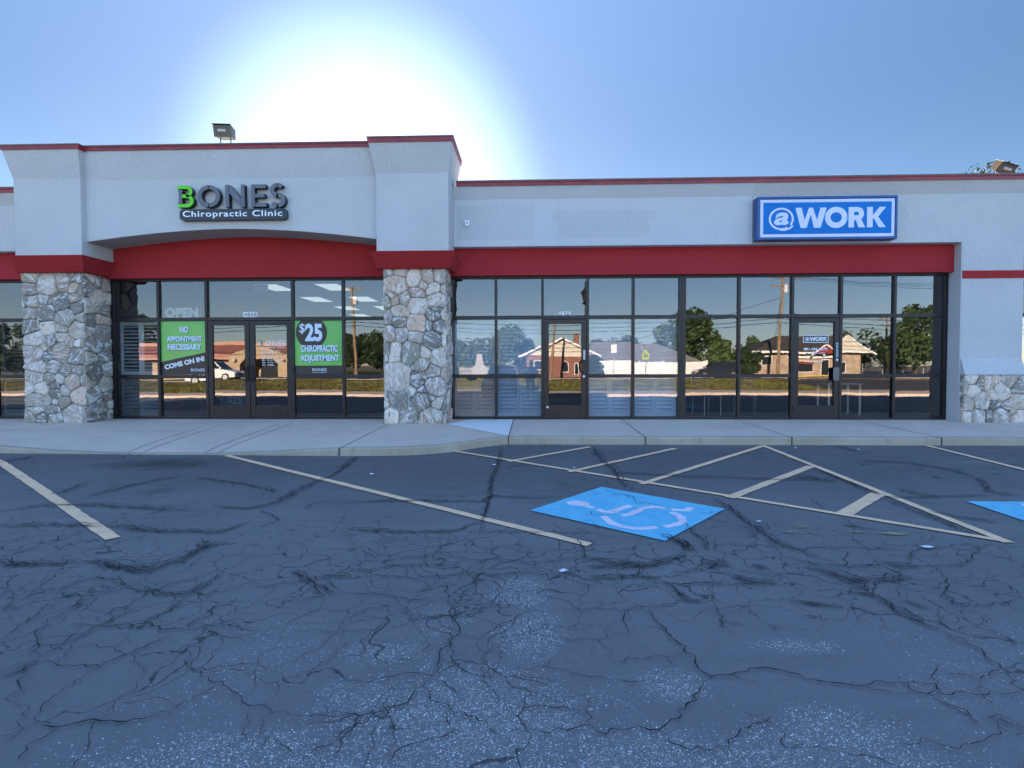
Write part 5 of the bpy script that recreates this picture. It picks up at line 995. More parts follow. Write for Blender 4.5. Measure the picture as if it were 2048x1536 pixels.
MAT_BARK = M('rough_bark', (.09, .068, .05), .95, .1, 0, .3, 6)
LEAF = [M('dark_leaf', (.022, .042, .013), .7, .3, 0, .5, 1.2), M('green_leaf', (.045, .080, .020), .7, .3, 0, .5, 1.2), M('pale_leaf', (.075, .11, .035), .7, .3, 0, .45, 1.2)]
def tree(name, x, y, h, wdt, label, seed, lv=1, trunk=.3, group='trees beyond the street', leaf=.30, dens=1., cat='tree', z=None):
    rnd = random.Random(seed); z = prof(y) if z is None else z
    t = empty(name, (x, y, z), 0, label, cat, group)
    tr = MB(); th = h*trunk; r0 = h*.028
    tr.tube([(0, 0, -.1), (rnd.uniform(-.1, .1), 0, th*.5), (rnd.uniform(-.2, .2), rnd.uniform(-.2, .2), th), (rnd.uniform(-.3, .3), 0, h*.75)], [r0*1.25, r0, r0*.8, r0*.25], 8)
    cl = []
    for i in range(int(9+h)):
        a_ = rnd.uniform(0, 6.28); f = rnd.random()**.6; zz = th*.8+(h-th*.8)*rnd.uniform(.08, .92)
        k_ = math.sin(math.pi*min(1, max(.12, (zz-th*.5)/(h-th*.4))))**.6
        p = Vector((math.cos(a_)*f*wdt*.42*k_, math.sin(a_)*f*wdt*.42*k_, zz)); cl.append((p, rnd.uniform(.16, .27)*wdt*(.55+.45*k_)))
        if trunk > .05 and i % 2 == 0: tr.tube([(0, 0, th*.8+rnd.random()*.3*(h-th)), tuple(p*.6+Vector((0, 0, zz*.32))), tuple(p)], [r0*.45, r0*.28, r0*.08], 5)
    tr.build('trunk', MAT_BARK, t)
    vs, fs = [], []; mi = []
    N = int(2200*dens)
    for i in range(N):
        c_, r_ = rnd.choice(cl); d = Vector((rnd.gauss(0, 1), rnd.gauss(0, 1), rnd.gauss(0, .8))).normalized()*r_*rnd.uniform(.55, 1.08)**.8
        p = c_+d; 
        if p.z < .05: p.z = rnd.uniform(.05, .3)
        nn = (d.normalized()+Vector((rnd.uniform(-.8, .8), rnd.uniform(-.8, .8), rnd.uniform(-.5, 1)))).normalized()
        u = nn.orthogonal().normalized(); v = nn.cross(u); s_ = leaf*rnd.uniform(.5, 1.25)
        o_ = len(vs); vs += [p-u*s_, p-v*s_*.6, p+u*s_, p+v*s_*.6+nn*s_*.25]; fs.append((o_, o_+1, o_+2, o_+3)); mi.append(rnd.choices((0, 1), (.6, .4))[0])
    me = bpy.data.meshes.new('crown'); me.from_pydata([tuple(v) for v in vs], [], fs)
    me.materials.append(LEAF[lv]); me.materials.append(LEAF[max(0, lv-1)]); me.polygons.foreach_set('material_index', mi); me.update()
    o = bpy.data.objects.new('crown', me); COL.objects.link(o); o.parent = t
    return t
tree('broadleaf_tree', -23.6, -63, 5.9, 5.5, 'dark tree mirrored right of the $25 poster, left of the leaning pole', 1, 0)
tree('broadleaf_tree', -20.0, -63.5, 5.2, 5.0, 'dark rounded tree mirrored against the middle stone pillar', 2, 0)
tree('broadleaf_tree', -28.0, -70, 5.4, 5.5, 'dark tree mirrored behind the $25 poster', 21, 0)
tree('broadleaf_tree', -9.6, -73, 4.6, 6.5, 'low green tree mirrored behind the white fence near the pillar', 3, 2, .2)
tree('broadleaf_tree', -4.3, -74, 6.6, 8.0, 'wide pale green tree mirrored left of the brick house', 4, 2, .2, dens=1.3)
tree('broadleaf_tree', -.9, -78, 5.2, 5.0, 'pale tree mirrored touching the brick house gable', 5, 2, .2)
tree('broadleaf_tree', 20.0, -60, 8.2, 6.6, 'tall bushy tree mirrored either side of the double window post', 6, 1, .15, dens=1.6)
tree('broadleaf_tree', 17.2, -61, 6.6, 4.6, 'pale green tree mirrored left of the double window post', 7, 2, .15)
tree('broadleaf_tree', 23.0, -57, 4.0, 4.2, 'low yellow green shrubby tree mirrored beside the grey roof', 8, 2, .1)
tree('broadleaf_tree', 41.8, -98, 6.4, 5.2, 'small distant tree mirrored left of the tan shop roof', 9, 1, .2)
tree('broadleaf_tree', 11.5, -88, 5.5, 3.4, 'thin distant tree mirrored just above the grey roof', 10, 1, .2)
tree('broadleaf_tree', 17.0, -95, 6.0, 9, 'low distant tree line crown mirrored over the grey roof ridge', 22, 1, .2)
tree('broadleaf_tree', 52.5, -83, 6.9, 8.5, 'broad dark tree mirrored right of the @WORK door', 11, 0, .2, dens=1.3)
tree('broadleaf_tree', 60, -84, 6.5, 8, 'dark tree mirrored behind the far utility pole', 12, 0, .2)
tree('broadleaf_tree', 49.4, -63, 8.6, 7.5, 'tall dark tree mirrored in the last pane at the right', 13, 1, .2, dens=1.8)
tree('broadleaf_tree', 57.0, -66, 7.8, 6.5, 'tall dark tree mirrored beside the white jamb', 14, 0, .2, dens=1.2)
tree('broadleaf_tree', -53, -63, 8.2, 6, 'dark tree mirrored in the pale shutter window by the left pillar', 15, 0, .2)
tree('broadleaf_tree', -68, -60, 7.0, 6, 'dark tree mirrored at the far left edge', 16, 0, .2); tree('broadleaf_tree', -62, -61, 6.4, 5, 'second dark tree mirrored at the far left edge', 17, 0, .2)
tree('round_bush', 6.35, -40+.0-6.5, 2.1, 2.2, 'clipped round bush mirrored in front of the brick house', 18, 0, .05, 'bushes across the street', .2, cat='bush', z=prof(-46.5))
tree('round_bush', 22.3, -47.0, 2.9, 2.9, 'dense dark bush mirrored between the dark car and the tan shop', 19, 0, .05, 'bushes across the street', .2, 1.3, cat='bush', z=prof(-47))
tree('broadleaf_tree', 26.0, 20.5, 13.0, 6.5, 'sparse leafy treetop peeking above the roof beside the right floodlight', 20, 2, .3, 'trees beyond the street', .11, 2.6, z=-.25)

def roof_prism(mb, x0, x1, y0, y1, ze, zr, axis, over=.4, th=.14):
    """gable roof slabs; ridge along axis."""
    if axis == 'x':
        ym = (y0+y1)/2
        for ya, in ((y0,), (y1,)):
            s_ = -1 if ya < ym else 1; e = ya+s_*over; k_ = (zr-ze)/abs(ym-ya); zeo = ze-k_*over
            mb.prism([(e, zeo), (ym, zr), (ym, zr+th), (e, zeo+th)], x0-over, x1+over, 'x')
    else:
        xm = (x0+x1)/2
        for xa in (x0, x1):
            s_ = -1 if xa < xm else 1; e = xa+s_*over; k_ = (zr-ze)/abs(xm-xa); zeo = ze-k_*over
            mb.prism([(e, zeo), (xm, zr), (xm, zr+th), (e, zeo+th)], y0-over, y1+over, 'y')
MAT_BRICK = None
def make_brick():
    g = NG('red_brick'); p = g.pos(True); sx = g.n('SeparateXYZ'); g.put(sx.inputs[0], p); cb = g.n('CombineXYZ'); g.put(cb.inputs[0], g.math('ADD', sx.outputs[0], sx.outputs[1])); g.put(cb.inputs[1], sx.outputs[2])
    b = g.n('TexBrick'); g.put(b.inputs['Vector'], cb.outputs[0]); b.inputs['Scale'].default_value = 1; b.inputs['Brick Width'].default_value = .22; b.inputs['Row Height'].default_value = .075; b.inputs['Mortar Size'].default_value = .008
    b.inputs['Color1'].default_value = (.26, .08, .05, 1); b.inputs['Color2'].default_value = (.19, .055, .04, 1); b.inputs['Mortar'].default_value = (.3, .26, .22, 1)
    return g.done(g.bsdf(b.outputs['Color'], .9, .2))
MAT_BRICK = make_brick()
MAT_CREAM = M('cream_siding', (.62, .57, .46), .7); MAT_TRIM = M('white_trim', (.74, .73, .70), .6); MAT_SHING = M('grey_shingle', (.22, .22, .225), .9, .2, 0, .25, 5); MAT_DSHING = M('dark_shingle', (.07, .065, .062), .9, .2, 0, .3, 5)
MAT_TAN = M('tan_stucco', (.42, .31, .20), .85); MAT_TAN2 = M('tan_block', (.40, .30, .21), .85, .2, 0, .25, 2); MAT_ROOFR = M('red_brown_metal_roof', (.22, .085, .06), .5); MAT_WIN = M('dark_house_glass', (.02, .025, .03), .08, .6)
def win(parent, x0, x1, y, z0, z1, arch=False, fr=MAT_TRIM, door=False):
    f = MB(); f.box(x0-.07, x1+.07, y-.02, y+.05, z0-.07, z1+.07 if not arch else z1)
    if arch: f.prism([((x0+x1)/2+((x1-x0)/2+.07)*math.cos(k*math.pi/10), z1+((x1-x0)/2+.07)*math.sin(k*math.pi/10)) for k in range(11)], y-.02, y+.05, 'y')
    w_ = f.build('door' if door else 'window', fr, parent); p = MB(); p.box(x0, x1, y+.051, y+.058, z0, z1)
    if arch: p.prism([((x0+x1)/2+((x1-x0)/2)*math.cos(k*math.pi/10), z1+.001+((x1-x0)/2)*math.sin(k*math.pi/10)) for k in range(11)], y+.0515, y+.0585, 'y')
    p.build('pane', MAT_WIN, w_)
# brick house (fronts at y=-51.7 face the lot)
zh = prof(-52)
h = empty('brick_house', (2.9, -56, zh), 0, 'brick house with wide cream gable mirrored in and beside the brown door', 'house')
mb = MB(); mb.box(-3.5, 4.1, -4, 4.2, -.1, 2.35); mb.build('wall', MAT_BRICK, h)
mb = MB(); mb.prism([(-3.85, 2.35), (4.45, 2.35), (.3, 4.35)], 3.9, 4.25, 'y'); mb.build('gable', MAT_CREAM, h)
mb = MB(); roof_prism(mb, -3.5, 4.1, -4, 4.2, 2.35, 4.35, 'y', .45); rf = mb.build('roof', MAT_SHING, h)
mb = MB(); mb.box(1.9, 2.5, .2, .8, 3.0, 5.15); mb.build('chimney', MAT_BRICK, rf)
mb = MB()
for s_ in (-1, 1): stroke(mb, [(.3+s_*4.62, 2.18), (.3, 4.42)], .2, 4.66, 4.70)
mb.build('verge_trim', MAT_TRIM, h)
win(h, .35, 1.0, 4.205, .7, 1.5, True); win(h, 1.75, 2.15, 4.205, .35, 1.45, True); win(h, -2.6, -1.4, 4.205, .8, 1.7)
# long grey roofed house behind the white fence
h = empty('grey_roofed_house', (12.8, -57, zh), 0, 'low house with long grey shingle roof mirrored behind the white fence', 'house')
mb = MB(); mb.box(-5.8, 5.4, -3.5, 3.8, -.1, 2.0); mb.build('wall', MAT_CREAM, h)
mb = MB(); mb.hexa([(-6.2, -4.2, 1.95), (6.4, -4.2, 1.95), (6.4, 4.6, 1.75), (-6.2, 4.6, 1.75)], [(-5.5, -.6, 3.95), (2.2, -.6, 3.95), (2.2, .2, 3.97), (-5.5, .2, 3.97)]); rf = mb.build('roof', MAT_SHING, h)
mb = MB(); mb.box(-.1, .15, 1.6, 1.85, 3.0, 4.1); mb.build('vent_pipe', MAT_SHING, rf)
win(h, -4, -2.6, 3.802, .8, 1.7); win(h, 1, 2.4, 3.802, .8, 1.7)
t = empty('white_fence', (12.4, -48.4, prof(-48)), 0, 'long white board fence mirrored below the grey roof', 'fence')
mb = MB()
for i in range(60): mb.box(-5.9+i*.2, -5.71+i*.2, -.02, .02, .03, 1.68)
mb.build('fence_boards', MAT_TRIM, t)
for i in range(6): mb = MB(); mb.box(-5.98+i*2.4, -5.86+i*2.4, .022, .12, 0, 1.8); mb.build('fence_post', MAT_TRIM, t)
t = empty('white_picket_fence', (-7.2, -58, prof(-58)), 0, 'short white picket fence mirrored right of the middle stone pillar', 'fence')
mb = MB()
for i in range(22): mb.prism([(-1.9+i*.17, 0), (-1.8+i*.17, 0), (-1.8+i*.17, 1.05), (-1.85+i*.17, 1.15), (-1.9+i*.17, 1.05)], -.02, .02, 'y')
mb.box(-1.95, 1.9, -.05, -.021, .25, .33); mb.box(-1.95, 1.9, -.05, -.021, .8, .88); mb.build('pickets', M('dull_white_clapboard', (.40, .39, .37), .8), t)
h = empty('white_cottage', (-7.5, -69, zh), 0, 'tiny white gabled cottage mirrored among trees right of the stone pillar', 'house')
mb = MB(); mb.prism([(-1.1, 0), (1.1, 0), (1.0, 1.1), (.55, 1.4), (.3, 2.9), (-.3, 2.9), (-.6, 1.4), (-1.0, 1.1)], -1, 1, 'y'); mb.build('wall', M('dull_white_clapboard', (.40, .39, .37), .8), h)
mb = MB(); mb.box(-.36, .36, -1.05, 1.05, 2.9, 3.0); mb.build('roof', MAT_SHING, h)
# tan shop with dark hip roof
h = empty('tan_corner_shop', (31.6, -57, zh), 0, 'tan block shop with dark roof, gables and yellow kerb mirrored around the @WORK door', 'building')
mb = MB(); mb.box(-6.0, 5.8, -4, 3.2, -.1, 2.75); mb.build('wall', MAT_TAN2, h)
mb = MB(); mb.hexa([(-6.6, -4.6, 2.7), (6.2, -4.6, 2.7), (6.2, 3.9, 2.7), (-6.6, 3.9, 2.7)], [(-2.2, -.6, 4.75), (5.4, -.6, 4.75), (5.4, .2, 4.77), (-2.2, .2, 4.77)]); mb.build('roof', MAT_DSHING, h)
mb = MB(); mb.box(-6.62, 6.22, 3.91, 3.99, 2.62, 2.86); mb.build('fascia_trim', MAT_TRIM, h)
for cx_, wd_, zp, yy in ((1.1, 2.6, 3.55, 4.3), (4.0, 5.6, 4.45, 3.9)):
    mb = MB(); mb.prism([(cx_-wd_/2, 2.6), (cx_+wd_/2, 2.6), (cx_, zp)], 3.25, yy, 'y'); g_ = mb.build('gable', MAT_CREAM if cx_ > 3 else M('red_gable_board', (.22, .03, .03), .7), h)
    mb = MB()
    for s_ in (-1, 1): stroke(mb, [(cx_+s_*(wd_/2+.25), 2.42), (cx_, zp+.12)], .16, yy+.002, yy+.12)
    mb.build('verge_trim', MAT_TRIM, g_)
mb = MB(); mb.box(-2.2, 2.8, 3.205, 3.5, 2.15, 2.42); mb.build('shop_canopy', MAT_TRIM, h)
win(h, -2.0, .2, 3.21, .65, 1.8); win(h, 1.2, 2.0, 3.21, .05, 1.95, False, MAT_TRIM, True); win(h, 3.2, 4.2, 3.21, .5, 1.6); win(h, -5.2, -4.2, 3.21, 1.3, 2.2)
mb = MB(); mb.box(-2.1, .3, 3.27, 3.30, 1.55, 1.8); mb.build('red_fascia_board', M('red_gable_board', (.22, .03, .03), .7), h)
mb = MB(); mb.box(-2.6, 2.9, 3.6, 3.85, 0, .16); mb.build('yellow_kerb', M('kerb_yellow', (.62, .42, .06), .7), h)
# long commercial building with red-brown roof
h = empty('tan_commercial_building', (-38, -60, zh), 0, 'long tan building with red brown metal roof and arched gable mirrored in the clinic doors', 'building')
mb = MB(); mb.box(-12.5, 10, -5, 3.8, -.1, 2.3); mb.build('wall', MAT_TAN, h)
mb = MB(); yz(mb, [(-5.4, 2.2), (4.6, 2.2), (4.6, 2.65), (3.1, 3.75), (-4, 3.75)], -13, 10.4); mb.build('roof', MAT_ROOFR, h)
mb = MB(); mb.box(-13.02, 10.42, 2.95, 3.08, 3.75, 4.15); mb.build('parapet_band', M('pinkish_stucco', (.45, .26, .19), .8), h)
mb = MB(); mb.box(-13.02, 10.42, 4.602, 4.66, 2.05, 2.62); mb.build('ribbed_fascia', M('salmon_metal', (.42, .20, .14), .6), h)
mb = MB(); mb.prism([(2.6, 0), (4.0, 0), (4.0, 1.5), (4.6, 2.1), (7.6, 2.1), (8.2, 1.5), (8.2, 0), (9.6, 0), (9.6, 2.5), (6.4, 3.6), (5.8, 3.6), (2.6, 2.5)], 4.8, 6.3, 'y'); gb = mb.build('entrance_gable', MAT_TAN, h)
for x_ in (3.4, 8.8): mb = MB(); mb.lathe([(.02, -.2), (.2, -.1), (.24, .05), (.14, .22), (.02, .26)], (x_, 6.45, 1.9), 10); mb.build('globe_lamp', M('pale_globe', (.6, .52, .42), .3), gb)
for i in range(4): win(h, -11+i*3.1, -9+i*3.1, 3.81, .3, 1.8, False, MAT_FRAME)
win(h, 5, 7.2, 3.81, .05, 1.95, False, MAT_FRAME, True)

def car(loc, rz, paint, label, group='cars across the lot', L=4.6, Wd=1.84, Ht=1.66):
    t = empty('parked_car', loc, rz, label, 'car', group); h2 = Wd/2; a = L/2
    low = [(-a, .42), (-a+.04, .30), (a-.08, .28), (a, .40), (a-.02, .62), (a-.12, .78), (a-1.05, .98), (-a+.5, 1.02), (-a+.08, .98), (-a, .75)]
    b = MB(); n_ = len(low); vs = []
    for yy, sc in ((-h2, .96), (-h2*.94, 1.), (h2*.94, 1.), (h2, .96)):
        vs += [(x*sc if abs(yy) < h2 else x*.985, yy, z if abs(yy) < h2 else .3+(z-.3)*.96) for x, z in low]
    fs = [tuple(range(n_-1, -1, -1)), tuple(3*n_+k for k in range(n_))]
    for q in range(3): fs += [(q*n_+k, q*n_+(k+1) % n_, (q+1)*n_+(k+1) % n_, (q+1)*n_+k) for k in range(n_)]
    b.add(vs, fs)
    cb, ct = h2*.92, h2*.70
    b.hexa([(-a+.12, -cb, .99), (a-1.05, -cb, .96), (a-1.05, cb, .96), (-a+.12, cb, .99)], [(-a+.55, -ct, Ht), (a-1.95, -ct, Ht), (a-1.95, ct, Ht), (-a+.55, ct, Ht)])
    bo = b.build('body', paint, t, .05)
    def lerp(p, q, k): return tuple(p[i]+(q[i]-p[i])*k for i in range(3))
    for s_ in (-1, 1):     # side glass
        A, B = (-a+.12, s_*cb, .99), (a-1.05, s_*cb, .96); C_, D = (-a+.55, s_*ct, Ht), (a-1.95, s_*ct, Ht)
        g = MB()
        for k0, k1 in ((.06, .33), (.36, .62), (.65, .95)):
            q = [lerp(lerp(A, B, k0), lerp(C_, D, k0), .12), lerp(lerp(A, B, k1), lerp(C_, D, k1), .12), lerp(lerp(A, B, k1), lerp(C_, D, k1), .86), lerp(lerp(A, B, k0), lerp(C_, D, k0), .86)]
            q = [(p[0], p[1]+s_*.012, p[2]) for p in q]; i0 = [(p[0], p[1]-s_*.02, p[2]) for p in q]; g.hexa(i0, q)
        g.build('side_window', MAT_WIN, t)
    for xx0, xx1, z0_, sgn in ((a-1.05, a-1.95, .96, 1), (-a+.12, -a+.55, .99, -1)):
        g = MB(); q = [lerp((xx0, -cb, z0_), (xx1, -ct, Ht), .12), lerp((xx0, cb, z0_), (xx1, ct, Ht), .12), lerp((xx0, cb, z0_), (xx1, ct, Ht), .9), lerp((xx0, -cb, z0_), (xx1, -ct, Ht), .9)]
        q = [(p[0]+sgn*.012, p[1]*.93, p[2]+.006) for p in q]; g.hexa([(p[0]-sgn*.03, p[1], p[2]-.01) for p in q], q); g.build('windscreen' if sgn > 0 else 'rear_window', MAT_WIN, t)
    for xw in (-a+.88, a-.86):
        for s_ in (-1, 1):
            w_ = MB(); w_.tube([(xw, s_*(h2-.20), .34), (xw, s_*(h2+.012), .34)], .34, 20); wh = w_.build('wheel', M('tyre_rubber', (.012, .012, .013), .8), t)
            w_ = MB(); w_.tube([(xw, s_*(h2+.012), .34), (xw, s_*(h2+.022), .34)], .225, 16); w_.build('rim', M('alloy_rim', (.45, .46, .47), .3, .5, .8), wh)
    for s_ in (-1, 1):
        g = MB(); g.box(a-.10, a-.005, s_*h2*.62-.18, s_*h2*.62+.18, .66, .80); g.build('headlight', M('headlight_lens', (.75, .76, .78), .1, .8), t, .03)
        g = MB(); g.box(-a-.005, -a+.1, s_*h2*.72-.12, s_*h2*.72+.12, .72, .98); g.build('tail_light', M('tail_lens', (.30, .02, .02), .2), t, .02)
        g = MB(); g.box(a-1.35, a-1.2, s_*(h2-.02)-.09, s_*(h2-.02)+.09, 1.0, 1.13); g.build('wing_mirror', paint, t, .02)
    g = MB(); g.box(a-.06, a+.004, -.42, .42, .44, .62); g.build('grille', MAT_SSIDE, t)
    return t
car((-25.9, -33.6, prof(-33.6)), 0, M('white_car_paint', (.78, .78, .77), .25, .5, 0, .02, coat=.6), 'white sport utility car mirrored in the clinic double doors')
car((18.9, -46.6, prof(-46.6)+.01), R(180), M('dark_blue_car_paint', (.018, .024, .034), .25, .5, 0, .02, coat=.6), 'dark car mirrored in front of the white fence right of the window post')
car((-1.55, -17.6, gz(-16)-.03), R(90), M('black_car_paint', (.02, .022, .026), .25, .5, .2, .02, coat=.6), 'dark car facing the shops mirrored beside the photographer', L=4.5)

MAT_POLE = M('weathered_pole_wood', (.26, .18, .11), .9, .1, 0, .3, 3); MAT_INS = M('grey_insulator', (.22, .22, .22), .4)
def pole(x, y, h, lean, label, arms=1, kit=True):
    t = empty('utility_pole', (x, y, prof(y)), 0, label, 'utility pole', 'wooden utility poles along the street')
    mb = MB(); mb.tube([(0, 0, -.2), (lean*.5, 0, h*.5), (lean, 0, h)], [.17, .14, .10], 10); mb.build('pole_shaft', MAT_POLE, t)
    for i in range(arms):
        z = h-.35-i*.9; xl = lean*z/h; mb = MB(); mb.box(xl-1.2, xl+1.2, .11, .22, z, z+.12); mb.tube([(xl-.6, .16, z), (xl, .12, z-.5)], .02, 5); mb.tube([(xl+.6, .16, z), (xl, .12, z-.5)], .02, 5); ca = mb.build('cross_arm', MAT_POLE, t)
        for k in (-1.1, -.7, .7, 1.1): mb = MB(); mb.lathe([(.02, 0), (.05, .03), (.03, .08), (.055, .12), (.02, .17)], (xl+k, .165, z+.12), 8); mb.build('insulator', MAT_INS, ca)
    if kit:
        z = h-1.9; xl = lean*z/h; mb = MB(); mb.lathe([(.02, 0), (.2, .02), (.22, .1), (.22, .75), (.2, .82), (.02, .86)], (xl+.30, .12, z), 12); mb.build('transformer', M('pale_grey_steel', (.5, .5, .5), .4), t)
    return t
pole(-18.4, -47, 9.4, -.45, 'leaning wooden pole with spread wires mirrored above the trees left of the stone pillar', 1, True)
pole(24.8, -46.0, 10.4, .35, 'tall wooden pole with transformer mirrored left of the @WORK door', 2, True)
pole(51.2, -72, 8.2, .1, 'slim distant pole mirrored right of the @WORK door', 2, False)
pole(1.75, -47.2, 6.2, .5, 'short leaning pole mirrored in front of the brick house gable', 0, False)
MAT_WIRE = M('black_cable', (.012, .012, .012), .6)
def wire(p, q, sag, r, label):
    mb = MB(); P = [tuple(Vector(p).lerp(Vector(q), t/24)-Vector((0, 0, sag*4*(t/24)*(1-t/24)))) for t in range(25)]; mb.tube(P, r, 4)
    tag(mb.build('overhead_wire', MAT_WIRE), label, 'cable', 'cables strung between the poles')
for i, (z, dy) in enumerate(((5.9, 0), (5.5, .1), (6.4, .05))):
    nm = ('middle', 'lowest', 'upper')[i]
    wire((-70, -46.6+dy, z), (-18.5, -46.7+dy, z), .7, .028, nm+' street cable mirrored left of the leaning pole')
    wire((-18.5, -46.7+dy, z), (24.9, -46+dy, z+.2), .9, .028, nm+' street cable mirrored across the vacant shop panes')
    wire((24.9, -46+dy, z+.2), (80, -50+dy, z), 1.0, .028, nm+' street cable mirrored across the @WORK shop panes')
for k, dx in enumerate((-1.1, .7, 1.1)):
    wire((25.1+dx, -45.9, 10.2), (85, -52, 11.5+k*.8), 1.6, .018, ('first', 'second', 'third')[k]+' thin power line mirrored in the upper panes right of the tall pole')
wire((25.0, -46, 8.3), (9.0, -60, 3.9), .2, .02, 'service drop cable slanting from the tall pole to the grey roof')
wire((25.0, -46, 8.6), (27.5, -53.4, 3.0), .2, .02, 'service drop cable slanting from the tall pole to the tan shop')
def road_sign(x, y, h, label, face, mat, rot=0.):
    t = empty('road_sign', (x, y, prof(y)), 0, label, 'road sign', 'street signs at the verge'); mb = MB(); mb.tube([(0, 0, -.1), (0, 0, h)], .03, 8); mb.build('sign_post', M('galvanised_steel', (.35, .36, .36), .4, .5, .6), t)
    mb = MB(); mb.prism(face, .035, .045, 'y'); pn = mb.build('sign_panel', mat, t); return t, pn
t, pn = road_sign(8.75, -32.3, 2.6, 'fluorescent yellow green school crossing sign mirrored in front of the white fence', [(-.32, 1.75), (.32, 1.75), (.40, 2.15), (0, 2.62), (-.40, 2.15)], M('fluorescent_yellow_green', (.50, .62, .02), .4))
mb = MB(); mb.lathe([(.01, -.05), (.05, 0), (.01, .05)], (-.08, .05, 2.33), 8); mb.prism([(-.14, 1.9), (-.09, 1.9), (-.07, 2.05), (-.03, 1.9), (.02, 1.9), (-.03, 2.12), (-.03, 2.26), (-.13, 2.26)], .046, .05, 'y'); mb.prism([(.08, 1.9), (.12, 1.9), (.14, 2.02), (.17, 1.9), (.21, 1.9), (.18, 2.2), (.09, 2.2)], .046, .05, 'y'); mb.build('walking_figures', MAT_SSIDE, pn); t.rotation_euler.z = R(58)
road_sign(6.5, -35.5+3, 2.9, 'plain white sign on a thin post mirrored left of the yellow green sign', [(-.22, 2.2), (.22, 2.2), (.22, 2.85), (-.22, 2.85)], MAT_TRIM)
# chain link fence at the right
t = empty('chain_link_fence', (50, -66, prof(-66)), 0, 'grey chain link fence mirrored below the dark trees at the right', 'fence')
for i in range(7): mb = MB(); mb.tube([(-8+i*2.6, 0, 0), (-8+i*2.6, 0, 1.4)], .035, 6); mb.build('fence_post', M('galvanised_steel', (.35, .36, .36), .4, .5, .6), t)
mb = MB(); mb.tube([(-8, 0, 1.38), (7.6, 0, 1.38)], .025, 6)
for i in range(60): mb.tube([(-8+i*.26, .0, .05), (-8+i*.26+.7 if i < 57 else 7.6, .0, 1.36)], .008, 3, False); mb.tube([(-8+i*.26, .0, 1.36), (-8+i*.26+.7 if i < 57 else 7.6, .0, .05)], .008, 3, False)
mb.build('mesh', M('galvanised_steel', (.35, .36, .36), .4, .5, .6), t)
# lamp post in the lot
t = empty('lamp_post', (2.39, -14.0, gz(-14)), 0, 'black lantern lamp post mirrored behind the mullion right of the brown door', 'lamp post')
MAT_BLK = M('black_cast_iron', (.012, .012, .013), .5)
mb = MB(); mb.lathe([(.14, 0), (.14, .1), (.09, .25), (.05, .5), (.045, 4.3), (.03, 4.47)], (0, 0, 0), 12); mb.build('pole_shaft', MAT_BLK, t)
mb = MB(); mb.lathe([(.04, 4.0), (.18, 4.08), (.10, 4.14), (.20, 4.5), (.26, 4.52), (.06, 4.75), (.05, 4.8), (.02, 5.05)], (0, 0, .42), 8); mb.build('lantern', MAT_BLK, t)

# ------------------------------------------------------------------ the photographer, seen only in the glass
def skin_mesh(name, verts, edges, radii, mat, parent=None, root=0, sub=2):
    me = bpy.data.meshes.new(name); me.from_pydata(verts, edges, []); o = bpy.data.objects.new(name, me); COL.objects.link(o)
    m = o.modifiers.new('skin', 'SKIN'); m.use_smooth_shade = True
    for i, r in enumerate(radii):
        sv = me.skin_vertices[0].data[i]; sv.radius = (r, r) if not isinstance(r, tuple) else r; sv.use_root = (i == root)
    sm = o.modifiers.new('sub', 'SUBSURF'); sm.levels = sub; sm.render_levels = sub
    dg = bpy.context.evaluated_depsgraph_get(); dg.update()
    m2 = bpy.data.meshes.new_from_object(o.evaluated_get(dg)); m2.name = name; m2.materials.clear(); m2.materials.append(mat)
    o.modifiers.clear(); o.data = m2; bpy.data.meshes.remove(me)
    m2.polygons.foreach_set('use_smooth', [True]*len(m2.polygons))
    if parent is not None: o.parent = parent
    return o
pz = gz(-12.72)
SK = M('skin', (.42, .26, .19), .5); JK = M('navy_jacket_cloth', (.035, .045, .075), .9); TR = M('dark_trouser_cloth', (.025, .027, .034), .9); HR = M('brown_hair', (.05, .03, .02), .7); SHO = M('dark_shoe', (.02, .02, .02), .5)
V = [(0, 0, .98), (0, -.01, 1.15), (0, -.01, 1.34), (0, 0, 1.46), (0, .01, 1.53), (0, .03, 1.60), (0, .03, 1.68)]; E_ = [(0, 1), (1, 2), (2, 3), (3, 4), (4, 5), (5, 6)]; RD = [(.17, .12), (.155, .11), (.175, .115), (.10, .085), .058, (.078, .095), (.07, .085)]
def add(p, par, r): V.append(p); E_.append((par, len(V)-1)); RD.append(r); return len(V)-1
for s in (-1, 1):
    sh = add((s*.18, 0, 1.41), 2, .068); el = add((s*.27, .08, 1.17), sh, .05); wr = add((s*.10, .30, 1.42), el, .032); pm = add((s*.075, .325, 1.475), wr, (.036, .02))
    for k, (dx, ln) in enumerate(((-.028, .062), (-.010, .075), (.009, .070), (.027, .055))):
        f1 = add((s*(.070)+dx*.9, .335, 1.52), pm, .0095); f2 = add((s*.058+dx*.8, .355, 1.52+ln*.35), f1, .0085); add((s*.045+dx*.7, .352, 1.52+ln*.62), f2, .0075)
    t1 = add((s*.05, .315, 1.47), pm, .011); add((s*.03, .325, 1.50), t1, .009)
    hp = add((s*.095, 0, .90), 0, .095); kn = add((s*.11, .02, .50), hp, .062); an = add((s*.115, -.01, .09), kn, .042); add((s*.125, .15, .035), an, .036)
person = skin_mesh('person', V, E_, RD, SK); person.location = (-.02, -12.64, pz)
tag(person, 'person in dark jacket holding up a phone, mirrored left of the brown door', 'person')
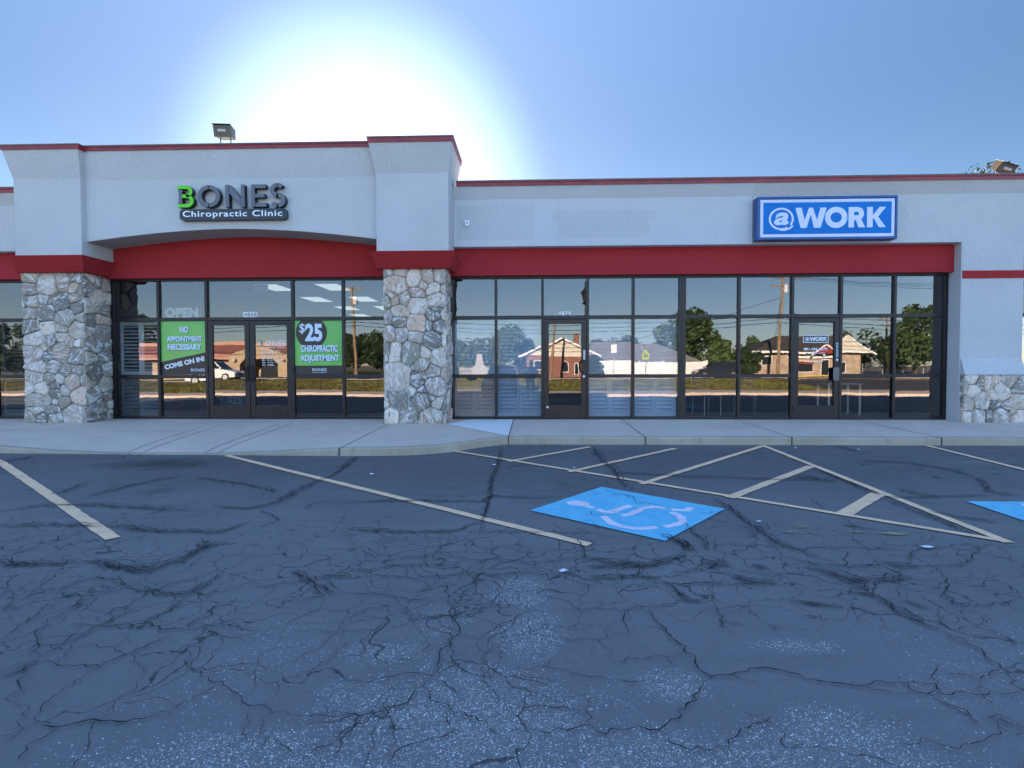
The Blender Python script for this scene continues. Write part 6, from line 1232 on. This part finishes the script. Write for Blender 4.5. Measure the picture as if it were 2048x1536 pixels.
def shell(name, ids, grow, mat, over=None):
    m_ = {o: i for i, o in enumerate(ids)}; r_ = []
    for i in ids:
        r = RD[i]; r_.append(tuple(x+grow for x in r) if isinstance(r, tuple) else r+grow)
    return skin_mesh(name, [V[i] for i in ids], [(m_[a], m_[b]) for a, b in E_ if a in m_ and b in m_], r_, mat, person, 0)
arm = 7; per = len(V)-7; half = per//2
L0, R0 = 7, 7+half
shell('jacket', [0, 1, 2, 3, L0, L0+1, L0+2, R0, R0+1, R0+2], .014, JK)
lf = half-4
shell('trousers', [0, L0+lf, L0+lf+1, L0+lf+2, R0+lf, R0+lf+1, R0+lf+2], .014, TR)
for b in (L0, R0):
    p = V[b+lf+2]; q = V[b+lf+3]
    skin_mesh('shoe', [(p[0], p[1]-.03, .045), (q[0], q[1]*.5, .05), (q[0], q[1]+.03, .04)], [(0, 1), (1, 2)], [(.045, .05), (.05, .045), (.042, .032)], SHO, person)
mb = MB(); mb.smooth = True; mb.lathe([(.02, 1.785), (.06, 1.775), (.090, 1.73), (.098, 1.67), (.09, 1.62), (.085, 1.60)], (0, .005, 0), 16); mb.build('hair', HR, person)
mb = MB()
for s in (-1, 1): mb.lathe([(.002, -.01), (.010, 0), (.002, .01)], (s*.03, .118, 1.655), 8)
mb.build('eyes', SHO, person)
mb = MB(); mb.hexa([(-.014, .115, 1.60), (.014, .115, 1.60), (.012, .140, 1.605), (-.012, .140, 1.605)], [(-.008, .112, 1.65), (.008, .112, 1.65), (.006, .120, 1.65), (-.006, .120, 1.65)]); mb.build('nose', SK, person, .004)
mb = MB(); mb.box(-.022, .022, .108, .120, 1.568, 1.577); mb.build('mouth', M('lip', (.35, .14, .12), .5), person, .003)
mb = MB()
for s in (-1, 1): mb.box(s*.082-.008, s*.082+.008, .015, .045, 1.62, 1.675)
mb.build('ears', SK, person, .006)
mb = MB(); mb.box(-.04, .04, -.004, .004, -.078, .078); ph = mb.build('phone', MAT_SSIDE, None, .003); ph.location = (-.02, -12.325, 1.31); ph.rotation_euler = (0, R(90), 0)
tag(ph, 'black phone held up in both hands by the mirrored person', 'phone')
mb = MB(); mb.box(-.034, .034, -.0045, -.0041, -.07, .07); mb.build('screen', MAT_WIN, ph)
